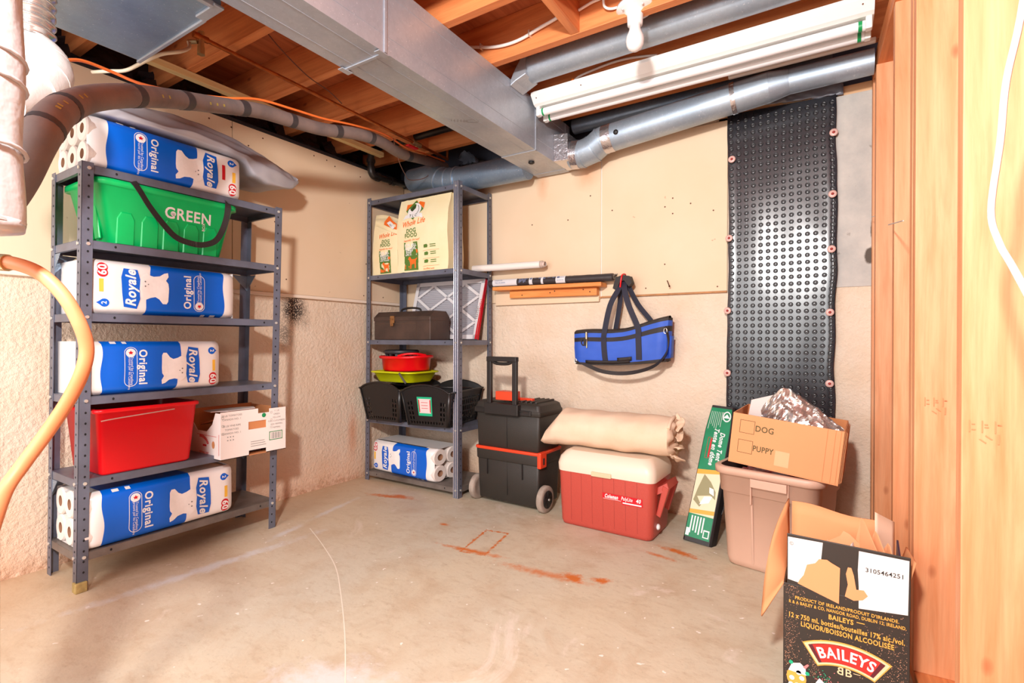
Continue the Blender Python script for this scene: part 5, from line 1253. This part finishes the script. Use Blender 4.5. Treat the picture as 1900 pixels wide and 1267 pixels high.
t = thing('canvas_roll', 'cream canvas sheet rolled up and lying across the cooler lid', 'canvas roll', (1.685, -.300, .362))
def crs(a, u):      # section angle a, u along
    r_ = .094*(1+.05*math.sin(2*a+1)+.05*nz(math.cos(a)*2, math.sin(a)*2, u*4)); 
    x = -.335+.635*u; rz_ = r_*1.02
    if u < .10: k = u/.10; rz_ *= .62+.38*k**.5; r_ *= .7+.3*k
    zc = .096-.03*max(0, .12-u)/.12*1.2
    return V((x+(.045*math.sin(a)*max(0, 1-u*6))+.008*nz(a, u*5), r_*math.cos(a)*1.15, zc+rz_*math.sin(a)*(1.0 if math.sin(a) > -.6 else .96)+.004*math.sin(u*26+a*3)*.6))
m = MB().loft([[crs(2*PI*j/48, i/40) for j in range(48)] for i in range(41)], 0, (True, False))
rings = [[crs(2*PI*j/48, 1.0) for j in range(48)]]
for k, s_ in ((1, .86), (2, .66), (3, .45), (4, .2)):
    rings.append([V((.306+.022*nz(2.2*math.cos(j*.131), 2.2*math.sin(j*.131), k*.9)+.012*(k % 2), p.y*s_+.010*nz(2*math.cos(j*.131), 2*math.sin(j*.131), k*3.), .092+(p.z-.092)*s_+.010*nz(2*math.cos(j*.131), 2*math.sin(j*.131), 4+k))) for j, p in enumerate(rings[0])])
m.loft(rings, 0, (False, True)); obj('rolled_cloth', m, CANVAS, t)
m = MB(); m.tube([crs(a, 1.0)*1.0+V((.004, 0, 0)) for a in [2.6-.35*q for q in range(14)]], .007, 8, sub=2)
for k in range(4):
    a0 = -.5+.55*k; m.grid(lambda a, b: V((.300+.055*b*math.sin(PI*(.15+.7*a))+.010*math.sin(a*5+k), -.070+.10*a*math.cos(a0)+.015*k+.015*nz(a*3, b*3, k), .030+.036*k+.07*a*math.sin(a0)-.015*b+.012*nz(a*3, b*2, k+9))), 12, 8)
obj('bunched_fold', m, CANVAS, t, solid=.003)

# ================================================================== tent carton leaning on the wall
t = thing('tent_bag', 'narrow black tent bag with green and orange printed sleeve leaning upright by the wall', 'tent bag', (2.098, -.335, .004))
ex = V((1, -.10, .0)).normalized(); ez = (V((.065, .262, .585))).normalized(); ex = (ex-ez*ex.dot(ez)).normalized(); ey = ez.cross(ex)
TL_, TWd, TT = .640, .125, .062
f3 = lambda u, v, w=0: ex*u+ez*v-ey*w
m = MB(); 
def tsec(v):
    k = 1-.16*max(0, (v/TL_-.80)/.2)**1.2; hw = TWd/2*k; return [f3(a+(.012*(1-k)*5 if False else 0), v, b) for a, b in ((-hw, 0), (-hw+.008, .006), (hw-.008, .006), (hw, 0), (hw+.012, -TT*.5), (hw, -TT), (-hw, -TT), (-hw-.002, -TT*.5))]
m.loft([tsec(TL_*i/16) for i in range(17)], sm=False); obj('black_bag', m, M('black_bag_vinyl', (32, 28, 28), .5, bump=.3, bs=30), t, bevel=.004)
m = MB().ribbon([f3(.075, .15, -.02), f3(.09, .25, -.01), f3(.088, .36, -.015), f3(.07, .42, -.02)], (0, 1, .2), .022, .003); obj('carry_strap', m, STRAP, t)
mp = lambda u, v, w=0: f3(u*(1-.16*max(0, (v/TL_-.80)/.2)**1.2), v, .0068+w)
def strip(v0, v1, mat, name, w=0):
    m = MB(); m.grid(lambda a, b: mp(-.057+.108*a, v0+(v1-v0)*b, w), 2, 8, sm=False); return obj(name, m, mat, t)
strip(.018, .12, TENTG, 'lower_green_label'); strip(.12, .318, TENTC, 'picture_panel'); strip(.318, .628, TENTG, 'upper_green_label')
m = MB(); m.flat([(-.057, .120), (.051, .132), (.051, .150), (-.057, .138)], mp, 0, .0006).flat([(-.057, .300), (.051, .318), (.051, .335), (-.057, .322)], mp, 0, .0006); obj('orange_stripe', m, TENTO, t)
m = MB(); m.flat([(-.050, .18), (-.018, .155), (-.012, .165), (-.036, .20), (.020, .215), (.044, .20), (.040, .235), (.012, .275), (-.022, .305), (-.040, .235)], mp, 0, .0006)
obj('tent_picture', m, TENTF, t)
m = MB(); m.flat([(-.02, .165), (.02, .18), (.03, .212), (-.005, .205)], mp, 0, .0012).flat([(.014, .225), (.036, .215), (.030, .245), (.010, .25)], mp, 0, .0012); obj('tent_highlight', m, WHITEP, t)
m = MB(); m.text('Dome Tent', mp, .022, .445, .030, 0, .0012, .03, .3, rot=-PI/2, sx=.85); m.text('Tente en d\u00f4me', mp, -.006, .440, .030, 0, .0012, .03, .3, rot=-PI/2, sx=.85)
for k in range(7): m.rect(-.050+.009*k, -.0485+.009*k, .52+.008*(k*3 % 4), .610, mp)
for k in range(5): m.rect(-.042+.013*k, -.036+.013*k, .035+.006*(k*5 % 3), .112, mp)
m.rect(-.055, -.040, .022, .055, mp, 0, .0008); m.rect(.020, .046, .028, .062, mp, 0, .0008)
m.flat([(.030+.020*math.cos(a), .590+.026*math.sin(a)) for a in [2*PI*q/18 for q in range(18)]], mp, 0, .0008)
obj('white_print', m, WHITEP, t)
m = MB(); m.flat([(.030+.015*math.cos(a), .590+.020*math.sin(a)) for a in [2*PI*q/18 for q in range(18)]], mp, 0, .0014); m.rect(.024, .042, .032, .056, mp, 0, .0014); obj('green_badge', m, TENTG, t)
m = MB(); m.flat([(.012, .582), (.03, .602), (.046, .582)], mp, 0, .002); m.text('ESCORT', mp, .012, .590, .010, 0, .002, .01, rot=-PI/2); obj('badge_peak', m, WHITEP, t)
m = MB(); m.frame2(-.038, -.018, .38, .48, .0015, mp, 0, .0012); m.rect(-.026, -.020, .385, .475, mp, 0, .0012); obj('red_box_print', m, REDP, t)

# ================================================================== dimpled membrane
t = thing('dimpled_membrane', 'black dimpled drainage membrane fastened upright on the back wall by the bare concrete', 'membrane', (2.392, .0, 0))
def edge(z, s): return .006*nz(z*7, s)+.010*math.sin(z*5+s)*.4
def mem(a, z, w=0):
    x = -.222+.446*a+(edge(z, 1) if a < .5 else edge(z, 7))*abs(a-.5)*2
    return V((x, -.010-w-.012*math.exp(-((1-a)/.03)**2)-.006*math.exp(-(a/.03)**2)-.004*nz(a*3, z*3), z))
ztop = lambda a: 2.005-.015*a
m = MB().grid(lambda a, b: mem(a, .002+(ztop(a)-.002)*b), 30, 120); obj('membrane_sheet', m, M('glossy_black_membrane', (34, 34, 40), .24, bump=.12, bs=5, spec=.7), t)
m = MB(); nc = 14; rows = 62
for i in range(nc):
    a = .035+.93*i/(nc-1)
    for j in range(rows):
        z = .02+.0318*j+(.0159 if False else 0)
        if z > ztop(a)-.012: continue
        c = mem(a, z); n = 10; rg = []
        for r_, h in ((.0108, 0), (.0092, .0045), (.0074, .005), (.0062, .0012), (.0040, .0038)):
            rg.append([c+V((r_*math.cos(2*PI*q/n), -h, r_*math.sin(2*PI*q/n))) for q in range(n)])
        m.loft(rg, 0, (False, False)); m.add(rg[-1]+[c+V((0, -.0045, 0))], [(q, (q+1) % n, n) for q in range(n)], 0, True)
    m.ribbon([mem(a, .01+(ztop(a)-.02)*q/30, .0008) for q in range(31)], (1, 0, 0), .0030, .0012, sub=1)
o = obj('dimples', m, M('black_dimples', (24, 24, 28), .28, spec=.7), t); o['kind'] = 'stuff'
for x, z in ((2.189, 1.778), (2.605, 1.819), (2.602, 1.549), (2.599, 1.307), (2.178, 1.398), (2.594, 1.028), (2.172, 1.047), (2.172, .745), (2.594, .713)):
    p = V((x-2.392, -.030, z)); k = MB().lathe([(0, 0), (.0165, 0), (.0165, .003), (.013, .0045), (0, .0045)], p, (0, -1, 0), n=20); o = obj('washer', k, WASHER, t)
    k = MB().lathe([(0, .0045), (.0062, .0045), (.005, .0075), (0, .0078)], p, (0, -1, 0), n=12); obj('screw', k, M('red_screw', (160, 50, 44), .5) if 'red_screw' not in MATS else MATS['red_screw'], o)

# ================================================================== tub with box on top
YAW = math.radians(-11)
t = thing('storage_tub', 'large taupe plastic tub with handle recess standing before the dimpled membrane', 'tub', (2.425, -.335, 0), YAW)
hx0, hy0, hx1, hy1, H = .158, .175, .184, .205, .402
m = MB().loft([rrect(0, 0, 0, hx0-.02, hy0-.02, .03, 5), rrect(0, 0, .008, hx0-.006, hy0-.006, .036, 5), rrect(0, 0, .03, hx0, hy0, .04, 5), rrect(0, 0, .300, hx1-.012, hy1-.012, .045, 5), rrect(0, 0, .302, hx1-.004, hy1-.004, .05, 5), rrect(0, 0, .372, hx1, hy1, .05, 5), rrect(0, 0, .374, hx1+.014, hy1+.014, .06, 5), rrect(0, 0, .398, hx1+.015, hy1+.015, .06, 5), rrect(0, 0, .402, hx1+.010, hy1+.010, .058, 5), rrect(0, 0, .402, hx1-.006, hy1-.006, .046, 5)], 0, (True, False))
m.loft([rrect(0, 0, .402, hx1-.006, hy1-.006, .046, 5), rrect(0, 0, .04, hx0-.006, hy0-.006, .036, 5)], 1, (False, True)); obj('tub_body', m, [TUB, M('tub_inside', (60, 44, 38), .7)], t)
m = MB().box(-.046, .082, -hy1-.018, -hy1+.004, .340, .372).box(-.050, -.045, -hy1-.006, -hy1+.012, .268, .372).box(.082, .086, -hy1-.006, -hy1+.012, .255, .372); obj('handle_grip', m, TUB, t, bevel=.005)
m = MB()
for x in (-.048, .084): m.loft([[V((x-.004, -hy0-.026*(z/.30)+.002, z)), V((x, -hy0-.026*(z/.30)-.003, z)), V((x+.004, -hy0-.026*(z/.30)+.002, z))] for z in (.03, .15, .29)], closed=False)
obj('moulded_rib', m, TUB, t)
m = MB().grid(lambda a, b: V((-.15+.30*a, -.17+.30*b, .352+.028*nz(a*6, b*6, 2)+.03*math.sin(PI*a)*math.sin(PI*min(1, b*1.2)))), 36, 30)
tag(obj('folded_cloth', m, CLOTH), 'bunched red and white patterned cloth inside the taupe tub', 'cloth'); bpy.context.view_layer.update()
o = bpy.data.objects['folded_cloth']; o.location = (2.425, -.335, 0); o.rotation_euler = (0, 0, YAW)

t = thing('cardboard_box', 'brown cardboard box printed DOG and PUPPY tilted on top of the taupe tub', 'box', (2.262, -.560, .438))
t.rotation_euler = (math.radians(1), math.radians(6.0), math.radians(-3.5))
BW, BH, BD, th = .362, .190, .27, .004
obj('front_panel', MB().box(0, BW, 0, th, 0, BH), CARD, t, bevel=.001); obj('back_panel', MB().box(0, BW, BD-th, BD, 0, BH), CARDIN, t, bevel=.001)
obj('side_panel', MB().box(0, th, th, BD-th, 0, BH), CARD, t, bevel=.001); obj('side_panel', MB().box(BW-th, BW, th, BD-th, 0, BH), CARD, t, bevel=.001)
obj('base', MB().box(0, BW, 0, BD, -.003, 0), CARD, t)
mp = lambda u, v, w=0: V((u, -.0008-w, v))
m = MB(); m.frame2(.028, .080, .118, .168, .0014, mp); m.frame2(.028, .080, .042, .092, .0014, mp); m.text('DOG', mp, .114, .142, .031, 0, .0005, .014, sx=.88); m.text('PUPPY', mp, .116, .066, .030, 0, .0005, .014, sx=.80)
obj('ink_print', m, INK, t)
obj('clear_tape', MB().rect(.158, .205, .020, .076, mp, 0, .0002), M('glossy_tape', (234, 176, 132), .2), t)
m = MB()
for x in (.312, .336, .352): m.rect(x, x+.0015, .0, BH, mp)
obj('crease', m, CARDIN, t)
m = MB()
for k in range(3): m.box(BW+.0005+.003*k, BW+.0025+.003*k, .01+.01*k, BD-.04, .002, BH-.004*k)
obj('folded_flap', m, CARD, t, bevel=.0008)
tf = Matrix.Translation(t.location) @ t.rotation_euler.to_matrix().to_4x4()
k = thing('foil_bag', 'crinkled silver foil bag sticking up out of the brown cardboard box', 'bag', tf @ V((.19, .13, .10)))
k.rotation_euler = t.rotation_euler
def foilp(a, b, f):
    x = -.115+.285*a; top = .085+.112*math.exp(-((a-.24)/.22)**2)+.075*(1-a)*0+.055*(1-a); 
    if a > .24: top = .197-.125*((a-.24)/.76)**1.25
    else: top = .095+.102*(a/.24)**.8
    d = .030*abs(nz(a*5+b*3, b*4, f*3))+.006*nz(a*11, b*9, f)
    return V((x+.01*nz(b*4, a*3), f*(.045*math.sin(PI*min(1, max(0, a)))**.5*math.sqrt(max(0, 1-b*b*.92)))+d-.01, -.06+(top+.06)*b+.006*nz(a*14, 5)))
m = MB(); m.grid(lambda a, b: foilp(a, b, -1), 40, 26, sm=False); m.grid(lambda a, b: foilp(1-a, b, 1), 40, 26, sm=False); obj('foil_wrap', m, FOIL, k)
k = thing('card_sheet', 'pale grey card standing at the left inside the brown cardboard box', 'card', tf @ V((.05, .13, .02))); k.rotation_euler = t.rotation_euler
obj('sheet', MB().prism([(-.035, 0), (.16, 0), (.12, .235), (.085, .250), (-.02, .205)], lambda u, v, w: V((u, w+.03, v)), 0, .002), M('pale_card', (222, 210, 204), .6), k)

# ================================================================== liquor carton in front
t = thing('liquor_carton', 'tall black printed liquor carton with open flaps in the right foreground', 'box', (2.628, -1.09, 0), math.radians(0))
x0, x1, yf, yb, HB = -.130, .128, -.112, .105, .282; th = .004
obj('front_panel', MB().box(x0, x1, yf, yf+th, 0, HB), BAILB, t, bevel=.001)
obj('side_panel', MB().box(x0, x0+th, yf+th, yb-th, 0, HB), BAILB, t, bevel=.001); obj('side_panel', MB().box(x1-th, x1, yf+th, yb-th, 0, HB), BAILB, t, bevel=.001)
obj('back_panel', MB().box(x0, x1, yb-th, yb, 0, HB), CARDIN, t, bevel=.001); obj('base', MB().box(x0, x1, yf, yb, 0, .003), CARDIN, t)
FT = .124
mfl = lambda u, v, w=0: V((u, yf-.0008-w+.030*(v-HB)/FT*-0.0, v))
obj('front_flap', MB().box(x0+.008, x1+.001, yf, yf+th, HB, HB+FT, 0, lambda x, y, z: (x, y, z-(z-HB)*.03*(x/.13))), BAILB, t, bevel=.001)
m = MB().flat([(x0+.010, HB+.012), (x0+.035, HB+.008), (x0+.045, HB+.020), (x0+.06, HB+.055), (x0+.070, HB+.060), (x0+.082, HB+.072), (x0+.086, HB+.120), (x0+.010, HB+.120)], mfl, 0, .0006)
m.flat([(x0+.160, HB-.022), (x1-.004, HB-.012), (x1-.002, HB+.114), (x0+.160, HB+.116), (x0+.158, HB+.070), (x0+.160, HB+.03)], mfl, 0, .0006); obj('white_label', m, CARDW, t)
m = MB().flat([(x0+.032, HB+.006), (x0+.120, HB-.022), (x0+.122, HB+.066), (x0+.105, HB+.074), (x0+.095, HB+.080), (x0+.078, HB+.078), (x0+.070, HB+.066), (x0+.052, HB+.058), (x0+.045, HB+.03), (x0+.036, HB+.016)], mfl, 0, .0012)
m.flat([(x0+.132, HB+.000), (x0+.150, HB-.006), (x0+.168, HB+.000), (x0+.178, HB+.012), (x0+.170, HB+.024), (x0+.155, HB+.022), (x0+.150, HB+.055), (x0+.145, HB+.072), (x0+.138, HB+.072), (x0+.134, HB+.055), (x0+.138, HB+.03)], mfl, 0, .0012); obj('torn_patch', m, CARD, t)
m = MB(); m.text('3105464251', mfl, x0+.210, HB+.074, .0145, 0, .0014, .01, sx=1.0); m.text('\u00a9', mfl, x0+.018, HB+.104, .012, 0, .0012); obj('dark_print', m, M('carton_black_ink', (40, 36, 36), .6), t)
mp = lambda u, v, w=0: V((u, yf-.0008-w, v))
m = MB(); xc = .0
m.text('PRODUCT OF IRELAND/PRODUIT D\'IRLANDE.', mp, xc+.002, .250, .0112, 0, .0006, .02, sx=.86)
m.text('R & A BAILEY & CO, NANGOR ROAD, DUBLIN 12, IRELAND.', mp, xc+.002, .238, .0110, 0, .0006, .02, sx=.76)
m.text('BAILEYS', mp, xc-.006, .222, .0165, 0, .0006, .03, sx=.80); m.rect(.026, .042, .2245, .2265, mp)
m.text('12 x 750 mL bottles/bouteilles 17% alc./vol.', mp, xc, .204, .0172, 0, .0006, .025, sx=.70); m.text('LIQUOR/BOISSON ALCOOLIS\u00c9E', mp, xc+.004, .187, .0172, 0, .0006, .025, sx=.72)
obj('gold_lettering', m, GOLD, t)
def arcb(hw, r0, r1, cx, cy, lean=0):
    n = 14; A = [(cx+r1*math.sin(-hw+2*hw*i/n), cy+r1*math.cos(-hw+2*hw*i/n)) for i in range(n+1)]; B = [(cx+r0*math.sin(-hw*.93+2*hw*.93*i/n), cy+r0*math.cos(-hw*.93+2*hw*.93*i/n)) for i in range(n+1)]; return A, B
def arcfill(mb, hw, r0, r1, cx, cy, w):
    A, B = arcb(hw, r0, r1, cx, cy)
    for i in range(len(A)-1): mb.flat([B[i], B[i+1], A[i+1], A[i]], mp, 0, w)
cx, cy, RR = .004, -.02, .175
for nm, hw, a, b, w, mt in (('gold_border', .51, .127, .187, .0006, GOLD), ('cream_border', .495, .130, .184, .0010, MATS['pale_gold_print']), ('maroon_banner', .455, .1345, .179, .0014, BAILD), ('red_banner', .40, .1355, .178, .0018, BAILR)):
    m = MB(); arcfill(m, hw, a, b, cx, cy, w); obj(nm, m, mt, t)
m = MB(); m.text('BAILEYS', lambda u, v, w=0: mp(cx+u, cy+.1565+v, w), 0, 0, .036, 0, .0024, .025, 0, arc=.1565, sx=.86); obj('banner_lettering', m, WHITEP, t)
m = MB(); m.text('B', mp, .010, .096, .026, 0, .0008, .01); m.text('B', lambda u, v, w=0: mp(-u, v, w), .006, .096, .026, 0, .0008, .01); m.rect(.020, .034, .099, .1005, mp); obj('monogram', m, PALEG, t)
random.seed(4); m = MB()
for k in range(1500):
    s_ = random.random()
    if s_ < .42: u, v = x1-.005-abs(random.gauss(0, .035)), random.gauss(.10, .07)
    elif s_ < .70: u, v = x0+.004+abs(random.gauss(0, .018)), random.gauss(.12, .06)
    elif s_ < .8: u, v = x0+.02+random.gauss(0, .012), random.gauss(.272, .012)
    elif s_ < .88: u, v = x0+.07+random.gauss(0, .006), random.uniform(.06, .14)
    else: u, v = random.uniform(x0, x1), random.uniform(0, HB)
    if not (x0+.002 < u < x1-.002 and .002 < v < HB-.002): continue
    r_ = random.choice((.0004, .0006, .0008, .0012)); a = random.random()*3
    m.flat([(u+r_*math.cos(a), v+r_*math.sin(a)), (u+r_*math.cos(a+2), v+r_*math.sin(a+2)), (u+r_*math.cos(a+4), v+r_*math.sin(a+4))], mp, 0, .0005)
o = obj('gold_dust_print', m, M('copper_dust_print', (216, 160, 128), .5), t); o['kind'] = 'stuff'
# printed sundaes near the bottom
m = MB(); m.disc(-.100, .048, .022, mp, 0, .0007, rv=.026).disc(-.028, .024, .026, mp, 0, .0007, rv=.020).disc(.055, .040, .024, mp, 0, .0007, rv=.018); obj('cup_print', m, GOLD, t)
m = MB()
for a, b in ((-.110, .045), (-.098, .030), (-.088, .050), (-.112, .028), (-.095, .062)): m.disc(a, b, .006, mp, 0, .0012, 8)
m.flat([(-.118, .062), (-.110, .082), (-.092, .088), (-.080, .078), (-.078, .060)], mp, 0, .0012).flat([(-.058, .050), (-.050, .064), (-.030, .048), (-.006, .034), (-.03, .022), (-.05, .03)], mp, 0, .0012).flat([(.035, .045), (.045, .062), (.07, .058), (.082, .04), (.06, .034)], mp, 0, .0012); obj('cream_print', m, WHITEP, t)
m = MB(); m.disc(-.112, .084, .005, mp, 0, .0016, 8).disc(-.076, .066, .005, mp, 0, .0016, 8).disc(.036, .042, .005, mp, 0, .0016, 8)
m2 = MB().flat([(-.086, .080), (-.076, .090), (-.072, .088), (-.080, .076)], mp, 0, .0016)
for k in range(46):
    u, v = -.040+random.gauss(0, .012), .066+random.gauss(0, .008); (m if k % 2 else m2).disc(u, v, .0012, mp, 0, .0008, 5)
o = obj('teal_sprinkles', m, TEAL, t); o['kind'] = 'stuff'; o = obj('pink_sprinkles', m2, PINK, t); o['kind'] = 'stuff'
# other flaps
m = MB()
A, B, C, D_ = V((x0, yf, HB)), V((x0, yb, HB)), V((x0-.050, yf-.004, HB-.100)), V((x0-.004, yb+.03, HB+.15))
Q = V((x0-.028, (yf+yb)/2, HB+.06))
m.grid(lambda a, b: (A.lerp(B, a)).lerp(C.lerp(D_, a)+V((-.015*math.sin(PI*a), 0, .015*math.sin(PI*a))), b), 12, 6); obj('left_flap', m, CARD, t, solid=.004)
m = MB().grid(lambda a, b: V((x0+.006+(x1-x0-.02)*a, yb+.010*b-.0, HB+(.150-.025*a+.004*math.sin(a*8))*b)), 10, 4); obj('back_flap', m, CARD, t, solid=.004)
m = MB().grid(lambda a, b: V((x1-.012+.024*b, yf+.02+.17*a, HB+.105*b*(1-.2*a))), 6, 4); obj('right_flap', m, CARD, t, solid=.003)

# contents
FL = ['leftmost leaning manila folder with a cut corner in the liquor carton', 'second upright manila folder from the left inside the liquor carton', 'middle tallest manila folder standing in the liquor carton', 'manila folder leaning nearest the studs inside the liquor carton', 'short manila folder behind the white papers in the liquor carton']
for k, (cx, cy, ang, w0, zt, pk, tl) in enumerate(((.030, .050, -.35, .12, .105, .25, 0), (.052, .020, -1.05, .12, .150, .15, .06), (.070, .010, -1.12, .12, .125, .2, .12), (.086, .000, -1.2, .11, .105, .3, .16), (-.005, .075, -.1, .13, .085, .5, 0))):
    c_, s_ = math.cos(ang), math.sin(ang)
    pts = [(-w0/2, .06), (w0/2, .06), (w0/2, HB+zt*.35), (-w0/2+w0*(pk+.12), HB+zt*.95), (-w0/2+w0*pk, HB+zt), (-w0/2, HB+zt*.45)]
    o = obj('folder', MB().prism(pts, lambda u, v, w: V((2.628+cx+c_*u-s_*w+tl*max(0, v-HB), -1.09+cy+s_*u*.75+c_*w, v)), 0, .0022), FOLDER)
    tag(o, FL[k], 'folder', 'manila folders in the liquor carton')
m = MB()
for k in range(9):
    x = -.055+.011*k; m.grid(lambda a, b: V((2.628+x+.012*a+.006*math.sin(3*a+k), -1.09-.09+.11*a, .06+(HB-.06+.02+(.075+.030*math.sin(k*2.3))*(1-abs(a-.3)))*b+.004*nz(k*3, b*4))), 5, 6)
o = tag(obj('loose_papers', m, PAPER, solid=.0008), 'loose white papers bunched upright behind the front flap of the liquor carton', 'paper'); o['kind'] = 'stuff'
tag(obj('plastic_sleeve', MB().grid(lambda a, b: V((2.700+.045*a, -1.04+.04*a+.02*b, .20+(HB-.20+.165-.03*a)*b)), 6, 6), M('clear_sleeve', (236, 206, 180), .15), solid=.0006), 'glossy translucent plastic sleeve sticking up at the right of the liquor carton', 'sleeve')
tag(obj('dark_booklet', MB().prism([(-.04, .06), (.05, .06), (.05, HB+.110), (-.04, HB+.085)], lambda u, v, w: V((2.738+w+.05*(v-HB if v > HB else 0), -1.10+u, v)), 0, .004), M('dark_purple_cover', (44, 32, 60), .4)), 'thin dark purple booklet beside the folders in the liquor carton', 'booklet')
